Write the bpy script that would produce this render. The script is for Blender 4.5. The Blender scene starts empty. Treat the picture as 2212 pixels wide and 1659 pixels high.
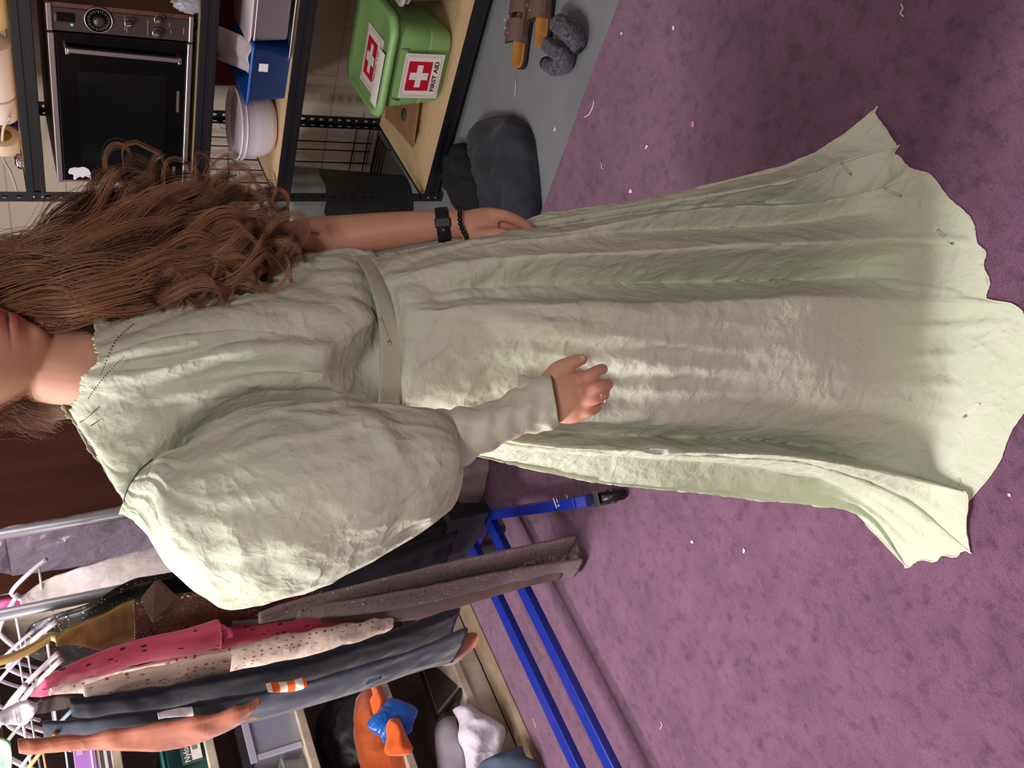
import bpy, bmesh, math, random
import numpy as np
from mathutils import Vector, Matrix, noise
random.seed(7); rng = np.random.default_rng(7)
SC = bpy.context.scene
COL = SC.collection
# ------------------------------------------------------------------ camera
FPX = 1850.0; W, Hh = 2212.0, 1659.0
def nrm(v): v = np.asarray(v, float); return v/np.linalg.norm(v)
ez = -nrm([3256, 396, -1850]); ex = nrm([-1328, 2283, -1850]); ex = nrm(ex-ez*ex.dot(ez)); ey = np.cross(ez, ex)
RW = np.array([ex, ey, ez])            # world from camera; the phone was held on its side
CAMH = 1.47; CAMP = np.array([0, 0, CAMH])
cd = bpy.data.cameras.new('camera'); cam = bpy.data.objects.new('camera', cd); COL.objects.link(cam)
cd.sensor_fit = 'HORIZONTAL'; cd.sensor_width = 36; cd.lens = FPX/W*36; cd.clip_start = 0.02
M = Matrix([list(RW[i])+[CAMP[i]] for i in range(3)]+[[0, 0, 0, 1]]); cam.matrix_world = M
SC.camera = cam
# ------------------------------------------------------------------ light
SC.view_settings.view_transform = 'Standard'; SC.view_settings.look = 'None'
SC.view_settings.gamma = 1; SC.view_settings.use_curve_mapping = False
SC.view_settings.exposure = 0.2
wd = bpy.data.worlds.new('room_air'); SC.world = wd; wd.use_nodes = True
wd.node_tree.nodes['Background'].inputs[0].default_value = (0.9, 0.8, 0.75, 1)
wd.node_tree.nodes['Background'].inputs[1].default_value = 0.0
ROOM_H = 2.6
LAMPS = [  # ceiling fixtures: x, y, length x, length y, watts
    (0.30, 2.85, 1.2, 0.30, 38, (1.0, 0.94, 0.90)),
    (0.05, 2.00, 0.30, 1.2, 54, (1.0, 0.96, 0.92)),
    (1.95, 2.0, 0.30, 1.2, 9, (1.0, 0.90, 0.86)),
    (-0.6, -0.6, 1.2, 0.30, 27, (1.0, 0.91, 0.88)),  # fill lamp added behind the camera, its fixture is unseen
]
for i, (x, y, lx, ly, w, c) in enumerate(LAMPS):
    ld = bpy.data.lights.new('tube_light', 'AREA'); ld.shape = 'RECTANGLE'; ld.size = lx*.9; ld.size_y = ly*.8
    ld.energy = w; ld.color = c
    lo = bpy.data.objects.new('tube_light', ld); COL.objects.link(lo); lo.location = (x, y, ROOM_H-.095)
# ------------------------------------------------------------------ projection helpers (pixel of the photograph -> point in the room)
def ray(x, y): return RW @ np.array([(x-W/2)/FPX, -(y-Hh/2)/FPX, -1.0])
def at(x, y, z=None, X=None, Y=None, D=None, r=None):
    d = ray(x, y)
    if z is not None: t = (z-CAMH)/d[2]
    elif X is not None: t = X/d[0]
    elif Y is not None: t = Y/d[1]
    elif r is not None: t = r/math.hypot(d[0], d[1])
    else: t = D
    return CAMP+d*t
# ------------------------------------------------------------------ materials
def lin(c):
    return tuple(((v/255)/12.92 if v/255 <= .04045 else ((v/255+.055)/1.055)**2.4) for v in c)
def mat(name, c, rough=.6, metal=0., spec=.5, var=None, bumps=(), alpha=1., trans=0., sheen=0., emit=None, coat=0., sparkle=None, sss=0.):
    """var=(scale, colour2, contrast[, stretch]); bumps=[(kind, scale, strength, dist)]"""
    m = bpy.data.materials.new(name); m.use_nodes = True
    nt = m.node_tree; N = nt.nodes; L = nt.links
    b = N['Principled BSDF']
    b.inputs['Base Color'].default_value = (*lin(c), 1); b.inputs['Roughness'].default_value = rough
    b.inputs['Metallic'].default_value = metal; b.inputs['Specular IOR Level'].default_value = spec
    b.inputs['Alpha'].default_value = alpha; b.inputs['Transmission Weight'].default_value = trans
    b.inputs['Sheen Weight'].default_value = sheen; b.inputs['Coat Weight'].default_value = coat
    if sss: b.inputs['Subsurface Weight'].default_value = sss; b.inputs['Subsurface Radius'].default_value = (.012, .005, .003); b.inputs['Subsurface Scale'].default_value = 1
    if emit: b.inputs['Emission Color'].default_value = (*lin(emit[0]), 1); b.inputs['Emission Strength'].default_value = emit[1]
    tc = N.new('ShaderNodeTexCoord')
    if var:
        nz = N.new('ShaderNodeTexNoise'); nz.inputs['Scale'].default_value = var[0]; nz.inputs['Detail'].default_value = 6; nz.inputs['Roughness'].default_value = .6
        if len(var) > 3:
            mp = N.new('ShaderNodeMapping'); mp.inputs['Scale'].default_value = var[3]
            L.new(tc.outputs['Object'], mp.inputs[0]); L.new(mp.outputs[0], nz.inputs['Vector'])
        else: L.new(tc.outputs['Object'], nz.inputs['Vector'])
        cr = N.new('ShaderNodeValToRGB'); k = var[2]
        cr.color_ramp.elements[0].position = .5-k; cr.color_ramp.elements[1].position = .5+k
        cr.color_ramp.elements[0].color = (*lin(var[1]), 1); cr.color_ramp.elements[1].color = (*lin(c), 1)
        L.new(nz.outputs['Fac'], cr.inputs[0]); L.new(cr.outputs[0], b.inputs['Base Color'])
    if sparkle:   # (scale, threshold, colour)
        vo = N.new('ShaderNodeTexVoronoi'); vo.inputs['Scale'].default_value = sparkle[0]; L.new(tc.outputs['Object'], vo.inputs['Vector'])
        sp = N.new('ShaderNodeSeparateColor'); L.new(vo.outputs['Color'], sp.inputs[0])
        gt = N.new('ShaderNodeMath'); gt.operation = 'GREATER_THAN'; gt.inputs[1].default_value = sparkle[1]; L.new(sp.outputs[0], gt.inputs[0])
        mx = N.new('ShaderNodeMix'); mx.data_type = 'RGBA'; L.new(gt.outputs[0], mx.inputs[0])
        src = b.inputs['Base Color'].links[0].from_socket if b.inputs['Base Color'].links else None
        if src: L.new(src, mx.inputs[6])
        else: mx.inputs[6].default_value = (*lin(c), 1)
        mx.inputs[7].default_value = (*lin(sparkle[2]), 1); L.new(mx.outputs[2], b.inputs['Base Color'])
        rm = N.new('ShaderNodeMath'); rm.operation = 'MULTIPLY_ADD'; rm.inputs[1].default_value = -(rough-.2); rm.inputs[2].default_value = rough
        L.new(gt.outputs[0], rm.inputs[0]); L.new(rm.outputs[0], b.inputs['Roughness']); L.new(gt.outputs[0], b.inputs['Metallic'])
        nb = N.new('ShaderNodeBump'); nb.inputs['Strength'].default_value = .6; nb.inputs['Distance'].default_value = .002
        L.new(sp.outputs[1], nb.inputs['Height']); L.new(nb.outputs[0], b.inputs['Normal'])
    prev = None
    for kind, sc, st, dist in bumps:
        if kind == 'noise':
            t = N.new('ShaderNodeTexNoise'); t.inputs['Scale'].default_value = sc; t.inputs['Detail'].default_value = 5; out = t.outputs['Fac']
            L.new(tc.outputs['Object'], t.inputs['Vector'])
        elif kind == 'crease':      # sharp pressed creases: folded noise
            t = N.new('ShaderNodeTexNoise'); t.inputs['Scale'].default_value = sc; t.inputs['Detail'].default_value = 3; t.inputs['Roughness'].default_value = .45; t.inputs['Distortion'].default_value = .35
            L.new(tc.outputs['Object'], t.inputs['Vector'])
            m1 = N.new('ShaderNodeMath'); m1.operation = 'SUBTRACT'; m1.inputs[1].default_value = .5; L.new(t.outputs['Fac'], m1.inputs[0])
            m2 = N.new('ShaderNodeMath'); m2.operation = 'ABSOLUTE'; L.new(m1.outputs[0], m2.inputs[0])
            m3 = N.new('ShaderNodeMath'); m3.operation = 'MULTIPLY'; m3.inputs[1].default_value = -4.0; L.new(m2.outputs[0], m3.inputs[0])
            m4 = N.new('ShaderNodeMath'); m4.operation = 'MAXIMUM'; m4.inputs[1].default_value = -1.2; L.new(m3.outputs[0], m4.inputs[0]); out = m4.outputs[0]
        elif kind == 'weave':
            t = N.new('ShaderNodeTexNoise'); t.inputs['Scale'].default_value = sc; t.inputs['Detail'].default_value = 1; out = t.outputs['Fac']
            L.new(tc.outputs['Object'], t.inputs['Vector'])
        nb = N.new('ShaderNodeBump'); nb.inputs['Strength'].default_value = st; nb.inputs['Distance'].default_value = dist
        L.new(out, nb.inputs['Height'])
        if prev: L.new(prev, nb.inputs['Normal'])
        prev = nb.outputs[0]
    if prev: L.new(prev, b.inputs['Normal'])
    return m
# ------------------------------------------------------------------ mesh helpers
ORG = {}
def mk(name, verts, faces, m, parent=None, smooth=True, org=None, mats=None, fmat=None, uv=None):
    verts = np.asarray(verts, float).reshape(-1, 3)
    if parent is not None: o3 = ORG[parent.name_full]
    elif org is not None: o3 = np.asarray(org, float)
    else: o3 = np.array([verts[:, 0].mean(), verts[:, 1].mean(), verts[:, 2].min()])
    me = bpy.data.meshes.new(name); me.from_pydata((verts-o3).tolist(), [], [tuple(int(i) for i in f) for f in faces]); me.validate()
    o = bpy.data.objects.new(name, me); COL.objects.link(o)
    for mm in (mats or [m]): me.materials.append(mm)
    if fmat is not None: me.polygons.foreach_set('material_index', np.asarray(fmat, np.int32))
    me.polygons.foreach_set('use_smooth', [smooth]*len(me.polygons))
    if parent is not None: o.parent = parent
    else: o.location = o3
    ORG[o.name_full] = o3
    me.update()
    return o
def tag(o, label=None, cat=None, group=None, kind=None):
    if label: o['label'] = label
    if cat: o['category'] = cat
    if group: o['group'] = group
    if kind: o['kind'] = kind
    return o
def thing(name, label, cat, loc, group=None):
    o = bpy.data.objects.new(name, None); COL.objects.link(o); o.location = loc; o.empty_display_size = .05
    ORG[o.name_full] = np.asarray(loc, float); return tag(o, label, cat, group)
def bevel(o, w=.003, seg=2, ang=.6):
    b = o.modifiers.new('bevel', 'BEVEL'); b.width = w; b.segments = seg; b.limit_method = 'ANGLE'; b.angle_limit = ang; return o
def subd(o, n=1):
    s = o.modifiers.new('sub', 'SUBSURF'); s.levels = n; s.render_levels = n; return o
def solid(o, t=.0015, off=-1):
    s = o.modifiers.new('solid', 'SOLIDIFY'); s.thickness = t; s.offset = off; return o
class MB:
    def __init__(s): s.v = []; s.f = []; s.m = []
    def add(s, v, f, mi=0):
        n = len(s.v); s.v += [tuple(map(float, p)) for p in v]; s.f += [tuple(i+n for i in q) for q in f]; s.m += [mi]*len(f); return s
    def box(s, lo, hi, mi=0, R=None, c=None):
        x0, y0, z0 = lo; x1, y1, z1 = hi
        v = [(x0,y0,z0),(x1,y0,z0),(x1,y1,z0),(x0,y1,z0),(x0,y0,z1),(x1,y0,z1),(x1,y1,z1),(x0,y1,z1)]
        if R is not None:
            v = [np.asarray(R) @ np.asarray(p)+np.asarray(c) for p in v]
        return s.add(v, [(0,3,2,1),(4,5,6,7),(0,1,5,4),(1,2,6,5),(2,3,7,6),(3,0,4,7)], mi)
    def bar(s, p, q, w, h, up=(0, 0, 1), mi=0):
        p = np.asarray(p, float); q = np.asarray(q, float); d = q-p; L = np.linalg.norm(d); d /= L
        u = np.asarray(up, float); sd = nrm(np.cross(d, u)); u = np.cross(sd, d)
        v = [p+sd*a*w/2+u*b*h/2+d*L*t for t in (0, 1) for a, b in ((-1,-1),(1,-1),(1,1),(-1,1))]
        return s.add(v, [(3,2,1,0),(4,5,6,7),(0,1,5,4),(1,2,6,5),(2,3,7,6),(3,0,4,7)], mi)
    def tube(s, pts, rad, n=8, closed=False, caps=True, mi=0):
        v, f = tube_data(pts, rad, n, closed, caps); return s.add(v, f, mi)
    def lathe(s, prof, c, n=32, axis=(0, 0, 1), mi=0, ref=None):
        ax = nrm(axis); a = nrm(np.cross(ax, (0, 1, 0) if abs(ax[1]) < .9 else (1, 0, 0))) if ref is None else nrm(ref); b = np.cross(ax, a)
        c = np.asarray(c, float); v = []; f = []
        for r, h in prof:
            for k in range(n):
                t = 2*math.pi*k/n; v.append(c+ax*h+(a*math.cos(t)+b*math.sin(t))*r)
        for i in range(len(prof)-1):
            for k in range(n):
                f.append((i*n+k, i*n+(k+1) % n, (i+1)*n+(k+1) % n, (i+1)*n+k))
        if prof[0][0] > 1e-6: f.append(tuple(range(n))[::-1])
        if prof[-1][0] > 1e-6: f.append(tuple((len(prof)-1)*n+k for k in range(n)))
        return s.add(v, f, mi)
    def ball(s, c, r, n=12, mi=0, sc=(1, 1, 1)):
        v = []; f = []; c = np.asarray(c, float)
        for i in range(n+1):
            for k in range(2*n):
                t = math.pi*i/n; p = math.pi*k/n
                v.append(c+np.array([math.sin(t)*math.cos(p)*sc[0], math.sin(t)*math.sin(p)*sc[1], math.cos(t)*sc[2]])*r)
        for i in range(n):
            for k in range(2*n):
                f.append((i*2*n+k, i*2*n+(k+1) % (2*n), (i+1)*2*n+(k+1) % (2*n), (i+1)*2*n+k))
        return s.add(v, f, mi)
    def obj(s, name, m, parent=None, smooth=True, mats=None, org=None):
        return mk(name, s.v, s.f, m, parent, smooth, org, mats, s.m if mats else None)
def tube_data(pts, rad, n=8, closed=False, caps=True):
    P = [np.asarray(p, float) for p in pts]; K = len(P)
    rad = rad if hasattr(rad, '__len__') else [rad]*K
    T = []
    for i in range(K):
        a = P[(i-1) % K] if (closed or i > 0) else P[i]; b = P[(i+1) % K] if (closed or i < K-1) else P[i]
        T.append(nrm(b-a+1e-12))
    u = np.cross(T[0], (0, 0, 1)); u = u if np.linalg.norm(u) > .05 else np.cross(T[0], (1, 0, 0)); u = nrm(u)
    v = []; f = []
    for i in range(K):
        u = nrm(u-T[i]*u.dot(T[i])); w = np.cross(T[i], u)
        for k in range(n):
            t = 2*math.pi*k/n; v.append(P[i]+(u*math.cos(t)+w*math.sin(t))*rad[i])
    for i in range(K if closed else K-1):
        j = (i+1) % K
        for k in range(n): f.append((i*n+k, i*n+(k+1) % n, j*n+(k+1) % n, j*n+k))
    if caps and not closed: f.append(tuple(range(n))[::-1]); f.append(tuple((K-1)*n+k for k in range(n)))
    return v, f
def cr(P, t):
    """Catmull-Rom through rows of P at parameter t in [0, len-1]"""
    n = len(P); i = min(int(t), n-2); u = t-i
    p1, p2 = P[i], P[i+1]; p0 = P[i-1] if i > 0 else 2*p1-p2; p3 = P[i+2] if i+2 < n else 2*p2-p1
    return .5*((2*p1)+(-p0+p2)*u+(2*p0-5*p1+4*p2-p3)*u*u+(-p0+3*p1-3*p2+p3)*u**3)
def crs(P, m):
    P = np.asarray(P, float); return np.array([cr(P, (len(P)-1)*k/(m-1)) for k in range(m)])
def crc(P, m, lin_=0.0):
    """closed Catmull-Rom"""
    P = np.asarray(P, float); n = len(P); out = []
    for k in range(m):
        t = n*k/m; i = int(t); u = t-i; p0, p1, p2, p3 = P[(i-1) % n], P[i % n], P[(i+1) % n], P[(i+2) % n]
        out.append((1-lin_)*.5*((2*p1)+(-p0+p2)*u+(2*p0-5*p1+4*p2-p3)*u*u+(-p0+3*p1-3*p2+p3)*u**3)+lin_*(p1*(1-u)+p2*u))
    return np.array(out)
def grid_faces(nr, nc, wrap=True):
    f = []
    for i in range(nr-1):
        for k in range(nc if wrap else nc-1):
            f.append((i*nc+k, i*nc+(k+1) % nc, (i+1)*nc+(k+1) % nc, (i+1)*nc+k))
    return f
def ridged(p, sc, seed=0.):
    v = noise.noise(Vector((p[0]*sc+seed, p[1]*sc-seed*.7, p[2]*sc+seed*1.3)))
    return 1-abs(v)*2
def fold_noise(G, amp, sc=9, seed=0., aniso=(1, 1, .45), big=None):
    """push a grid of points along its normals with crumple noise"""
    G = G.copy(); du = np.gradient(G, axis=0); dv = np.roll(G, -1, 1)-np.roll(G, 1, 1)
    n = np.cross(du, dv); n /= (np.linalg.norm(n, axis=2, keepdims=True)+1e-12)
    for i in range(G.shape[0]):
        for k in range(G.shape[1]):
            p = G[i, k]*np.array(aniso)
            q = noise.noise_vector(Vector((p[0]*sc*.6+seed, p[1]*sc*.6, p[2]*sc*.6)))
            pp = (p[0]+q[0]*.06, p[1]+q[1]*.06, p[2]+q[2]*.06)
            d = ridged(pp, sc, seed)*.6+ridged(pp, sc*2.3, seed+5)*.35-.6
            G[i, k] += n[i, k]*d*amp*(big[i] if big is not None else 1)
    return G
def iring(st, n):
    """ring through two photograph points, with a depth and a half thickness"""
    x1, y1, x2, y2, D, rd = st[:6]; dep = D if hasattr(D, '__len__') else (D, D)
    a = at(x1, y1, D=dep[0]); b = at(x2, y2, D=dep[1]); c = (a+b)/2; h = (a-b)/2; w = nrm(c-CAMP)
    w = nrm(w-nrm(h)*w.dot(nrm(h))) if np.linalg.norm(h) > 1e-4 else w
    return np.array([c+h*math.cos(t)-w*rd*math.sin(t) for t in np.linspace(0, 2*math.pi, n, endpoint=False)])
def iloft(sts, n=48, m=60, pleat=None):
    S = np.array([[*s[:4], *(s[4] if hasattr(s[4], '__len__') else (s[4], s[4])), s[5]] for s in sts], float)
    R = crs(S, m); G = []
    for i, s in enumerate(R):
        ring = iring((s[0], s[1], s[2], s[3], (s[4], s[5]), max(s[6], .002)), n)
        if pleat:
            a, cnt, dec = pleat; c = ring.mean(0); amp = a(i/(m-1))
            for k in range(n): ring[k] = c+(ring[k]-c)*(1+amp*math.cos(cnt*2*math.pi*k/n+1.3*math.sin(k*.35)+dec))
        G.append(ring)
    return np.array(G)
def lump(name, m, c, size, seed, parent=None, amp=.35, n=4, rot=0., sc=2.2, flat=.0, z0=None, label=None, cat=None, group=None, ridg=True):
    """a crumpled heap of cloth"""
    bm = bmesh.new(); bmesh.ops.create_icosphere(bm, subdivisions=n+1, radius=1)
    V = []
    for v in bm.verts:
        p = v.co.copy(); q = noise.noise_vector(p*1.4+Vector((seed, seed*2, 0)))
        pp = p+q*.35
        d = (1-abs(noise.noise(pp*sc+Vector((seed*3, 0, seed))))*2.2) if ridg else noise.noise(pp*sc+Vector((seed*3, 0, seed)))
        d2 = 1-abs(noise.noise(pp*sc*2.4+Vector((0, seed, seed*5))))*2.2
        r = 1+amp*(d*.7+d2*.3-.5)
        x, y, z = p*r
        if z < -.5: z = -.5+(z+.5)*.1
        x *= size[0]; y *= size[1]; z = (z+.55)*size[2]/1.55
        V.append((c[0]+x*math.cos(rot)-y*math.sin(rot), c[1]+x*math.sin(rot)+y*math.cos(rot), c[2]+max(z, 0.001)))
    F = [[v.index for v in f.verts] for f in bm.faces]; bm.free()
    o = mk(name, V, F, m, parent)
    if label: tag(o, label, cat, group)
    return o
def rbox(lo, hi, r, n=6, taper=0.0, lip=None):
    """rounded-corner box rings (for plastic tubs): returns verts, faces of an outer wall from bottom to top"""
    pass
def rrect(cx, cy, hx, hy, r, n=6):
    P = []
    for sx, sy, a0 in ((1, 1, 0), (-1, 1, 90), (-1, -1, 180), (1, -1, 270)):
        for k in range(n+1):
            a = math.radians(a0+90*k/n); P.append((cx+sx*(hx-r)+r*math.cos(a), cy+sy*(hy-r)+r*math.sin(a)))
    return np.array(P)
def tub(mb, c, hx, hy, z0, z1, r, t=.004, flare=0., rot=0., lip=.006, mi=0, close=False):
    """open tub with wall thickness and a lip"""
    rings = [(hx, hy, z0), (hx+flare*.9, hy+flare*.9, z1-lip), (hx+flare+lip, hy+flare+lip, z1-lip), (hx+flare+lip, hy+flare+lip, z1), (hx+flare-t, hy+flare-t, z1), (hx-t, hy-t, z0+t)]
    if close: rings = rings[:4]
    v = []; n = 7; cs, sn = math.cos(rot), math.sin(rot)
    for a, b, z in rings:
        for x, y in rrect(0, 0, a, b, min(r, a*.95, b*.95), n-1):
            v.append((c[0]+x*cs-y*sn, c[1]+x*sn+y*cs, z))
    k = 4*n; f = grid_faces(len(rings), k); f.append(tuple(range(k))[::-1]); f.append(tuple((len(rings)-1)*k+i for i in range(k)))
    mb.add(v, f, mi)
def text(name, s, size, c, xd, yd, m, parent, bold=0.0, squash=1.0, lift=.0006):
    cu = bpy.data.curves.new(name, 'FONT'); cu.body = s; cu.size = size; cu.align_x = 'CENTER'; cu.align_y = 'CENTER'; cu.offset = bold; cu.extrude = .0002
    t = bpy.data.objects.new(name+'_tmp', cu); COL.objects.link(t)
    dg = bpy.context.evaluated_depsgraph_get(); me = bpy.data.meshes.new_from_object(t.evaluated_get(dg)); bpy.data.objects.remove(t)
    xd = np.asarray(xd, float); yd = np.asarray(yd, float); nn = nrm(np.cross(xd, yd)); c = np.asarray(c, float)
    V = [c+xd*v.co.x*squash+yd*v.co.y+nn*(v.co.z+lift) for v in me.vertices]; F = [list(p.vertices) for p in me.polygons]
    bpy.data.meshes.remove(me)
    return mk(name, V, F, m, parent, smooth=False)
def quadplate(mb, c, xd, yd, w, h, t=.0008, mi=0, off=0.):
    xd = nrm(xd); yd = nrm(yd); nn = np.cross(xd, yd); c = np.asarray(c, float)+nn*off
    v = [c+xd*a*w/2+yd*b*h/2+nn*e*t for e in (0, 1) for a, b in ((-1,-1),(1,-1),(1,1),(-1,1))]
    mb.add(v, [(3,2,1,0),(4,5,6,7),(0,1,5,4),(1,2,6,5),(2,3,7,6),(3,0,4,7)], mi)
# ================================================================== the room
XW, YW, XB, YB = 3.2, 3.45, -2.6, -2.6      # right wall, left wall, and the two behind the camera
def blockwall(name, c, axis):
    m = mat(name, c, rough=.75, spec=.25, bumps=[('noise', 60, .25, .004)])
    nt = m.node_tree; N = nt.nodes; L = nt.links; b = N['Principled BSDF']
    tc = N.new('ShaderNodeTexCoord'); sx = N.new('ShaderNodeSeparateXYZ'); cx = N.new('ShaderNodeCombineXYZ')
    geo = N.new('ShaderNodeNewGeometry'); L.new(geo.outputs['Position'], sx.inputs[0])
    L.new(sx.outputs[axis], cx.inputs[0])
    ad = N.new('ShaderNodeMath'); ad.operation = 'ADD'; ad.inputs[1].default_value = -.03; L.new(sx.outputs[2], ad.inputs[0]); L.new(ad.outputs[0], cx.inputs[1])
    br = N.new('ShaderNodeTexBrick'); br.inputs['Scale'].default_value = 1; br.inputs['Brick Width'].default_value = .406; br.inputs['Row Height'].default_value = .203
    br.inputs['Mortar Size'].default_value = .0045; br.inputs['Mortar Smooth'].default_value = .6; br.offset = .5
    k = lin(c); br.inputs['Color1'].default_value = (*k, 1); br.inputs['Color2'].default_value = (k[0]*.97, k[1]*.97, k[2]*.97, 1); br.inputs['Mortar'].default_value = (k[0]*.83, k[1]*.82, k[2]*.8, 1)
    L.new(cx.outputs[0], br.inputs['Vector'])
    nz = N.new('ShaderNodeTexNoise'); nz.inputs['Scale'].default_value = 2.0; nz.inputs['Detail'].default_value = 5
    L.new(geo.outputs['Position'], nz.inputs['Vector'])
    mx = N.new('ShaderNodeMix'); mx.data_type = 'RGBA'; mx.blend_type = 'MULTIPLY'; mx.inputs[0].default_value = .25
    L.new(br.outputs['Color'], mx.inputs[6]); L.new(nz.outputs['Fac'], mx.inputs[7]); L.new(mx.outputs[2], b.inputs['Base Color'])
    bp = N.new('ShaderNodeBump'); bp.invert = True; bp.inputs['Strength'].default_value = .5; bp.inputs['Distance'].default_value = .004
    L.new(br.outputs['Fac'], bp.inputs['Height']); old = b.inputs['Normal'].links[0].from_socket; L.new(old, bp.inputs['Normal']); L.new(bp.outputs[0], b.inputs['Normal'])
    return m
M_block = blockwall('painted_block', (205, 190, 176), 1); M_block2 = blockwall('painted_block_x', (205, 190, 176), 0)
def struct(name, lo, hi, m):
    b = MB(); b.box(lo, hi); o = b.obj(name, m, smooth=False); o['kind'] = 'structure'; return o
M_conc = mat('sealed_concrete', (136, 139, 146), rough=.42, spec=.4, var=(5, (114, 117, 124), .3), bumps=[('noise', 35, .15, .003)])
struct('floor', (XB, YB, -.08), (XW, YW, 0), M_conc)
struct('ceiling', (XB, YB, ROOM_H), (XW, YW, ROOM_H+.06), mat('ceiling_tile', (205, 200, 190), rough=.9, bumps=[('noise', 90, .4, .003)]))
struct('wall_right', (XW, YB, 0), (XW+.1, YW, ROOM_H), M_block)
struct('wall_left', (XB, YW, 0), (XW+.1, YW+.1, ROOM_H), M_block2)
struct('wall_near', (XB, YB-.1, 0), (XW+.1, YB, ROOM_H), M_block2)
struct('wall_behind', (XB-.1, YB-.1, 0), (XB, YW+.1, ROOM_H), M_block)
# dark stained wooden door beside the corner, with a cream frame
M_door = mat('stained_door', (104, 54, 42), rough=.42, spec=.4, var=(3.2, (72, 34, 26), .22, (3.2, 3.2, .35)), bumps=[('noise', 30, .1, .002)])
M_frame = mat('cream_paint', (196, 178, 158), rough=.5, var=(6, (180, 160, 140), .3))
b = MB(); b.box((1.98, YW-.045, 0.01), (3.1, YW-.003, 2.08)); o = b.obj('door_1', M_door, smooth=False); o['kind'] = 'structure'; bevel(o, .003)
b = MB(); b.box((3.1, YW-.06, 0), (3.17, YW-.001, 2.15)); b.box((1.91, YW-.06, 0), (1.98, YW-.001, 2.15)); b.box((1.98, YW-.06, 2.08), (3.1, YW-.001, 2.15)); o = b.obj('trim_2', M_frame, smooth=False); o['kind'] = 'structure'
# purple carpet: pile from noise bump, worn blotches, edge along the concrete
M_carpet = mat('purple_carpet', (143, 84, 122), rough=.95, spec=.12, sheen=.3, bumps=[('noise', 55, .5, .006), ('noise', 420, 1.0, .004)])
nt = M_carpet.node_tree; N = nt.nodes; L = nt.links; B = N['Principled BSDF']; tc = N.new('ShaderNodeTexCoord')
def nz_(sc, det=5, r=.6):
    n = N.new('ShaderNodeTexNoise'); n.inputs['Scale'].default_value = sc; n.inputs['Detail'].default_value = det; n.inputs['Roughness'].default_value = r; L.new(tc.outputs['Object'], n.inputs['Vector']); return n.outputs['Fac']
def ramp_(src, p0, p1, c0, c1):
    r = N.new('ShaderNodeValToRGB'); r.color_ramp.elements[0].position = p0; r.color_ramp.elements[1].position = p1
    r.color_ramp.elements[0].color = (*lin(c0), 1); r.color_ramp.elements[1].color = (*lin(c1), 1); L.new(src, r.inputs[0]); return r.outputs[0]
def mul_(a, b_, f):
    m = N.new('ShaderNodeMix'); m.data_type = 'RGBA'; m.blend_type = 'MULTIPLY'; m.inputs[0].default_value = f; L.new(a, m.inputs[6]); L.new(b_, m.inputs[7]); return m.outputs[2]
c1 = ramp_(nz_(6, 7, .7), .3, .62, (118, 78, 108), (142, 97, 130))
c2 = ramp_(nz_(30, 5, .7), .28, .50, (165, 145, 160), (255, 255, 255))
c3 = ramp_(nz_(700, 2), .30, .55, (150, 130, 150), (255, 255, 255))
L.new(mul_(mul_(c1, c2, .8), c3, .6), B.inputs['Base Color'])
V = []; F = []; nn = 90
ys = np.linspace(YB+.002, 2.93, nn)
for i, y in enumerate(ys):
    V += [(XB+.002, y, .001), (XB+.002, y, .009), (1.895+.003*math.sin(y*9)+.004*noise.noise(Vector((y*14, 0, 0))), y, .009), (1.9+.004*noise.noise(Vector((y*14, 3, 0))), y, .001)]
F = [(i*4+k, i*4+k+1, (i+1)*4+k+1, (i+1)*4+k) for i in range(nn-1) for k in range(3)]
F += [(0, 3, 2, 1), tuple((nn-1)*4+k for k in range(4))]
o = mk('carpet', V, F, M_carpet, smooth=False); o['kind'] = 'structure'
# bare strip of floor board between carpet and the cubby shelves
o = struct('trim_1', (XB+.01, 2.935, .001), (1.97, 3.06, .012), mat('bare_board', (152, 134, 112), rough=.6, var=(9, (112, 92, 72), .25), bumps=[('noise', 40, .3, .003)]))
# ceiling fixtures
M_tube = mat('lit_tube', (255, 245, 225), emit=((255, 240, 220), 3.0)); M_housing = mat('white_enamel', (220, 220, 215), rough=.4)
t0 = ['long ceiling light nearest the clothes racks', 'long ceiling light over the carpet between camera and racks', 'long ceiling light over the gap before the wooden door', 'unseen long ceiling light added behind the photographer for fill']
for i, (x, y, lx, ly, w, c) in enumerate(LAMPS):
    t = thing('ceiling_light', t0[i], 'ceiling light', (x, y, ROOM_H-.09), 'fluorescent ceiling fixtures')
    b = MB(); b.box((x-lx/2-.03, y-ly/2-.03, ROOM_H-.06), (x+lx/2+.03, y+ly/2+.03, ROOM_H-.001)); bevel(b.obj('housing', M_housing, t, smooth=False), .01)
    for k in (-1, 1):
        b = MB(); L_ = max(lx, ly); d = np.array([1, 0, 0]) if lx > ly else np.array([0, 1, 0]); s = np.array([d[1], d[0], 0])
        c0 = np.array([x, y, ROOM_H-.078])+s*.075*k; b.tube([c0-d*L_*.47, c0+d*L_*.47], .013, 12); b.obj('tube', M_tube, t)
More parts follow.
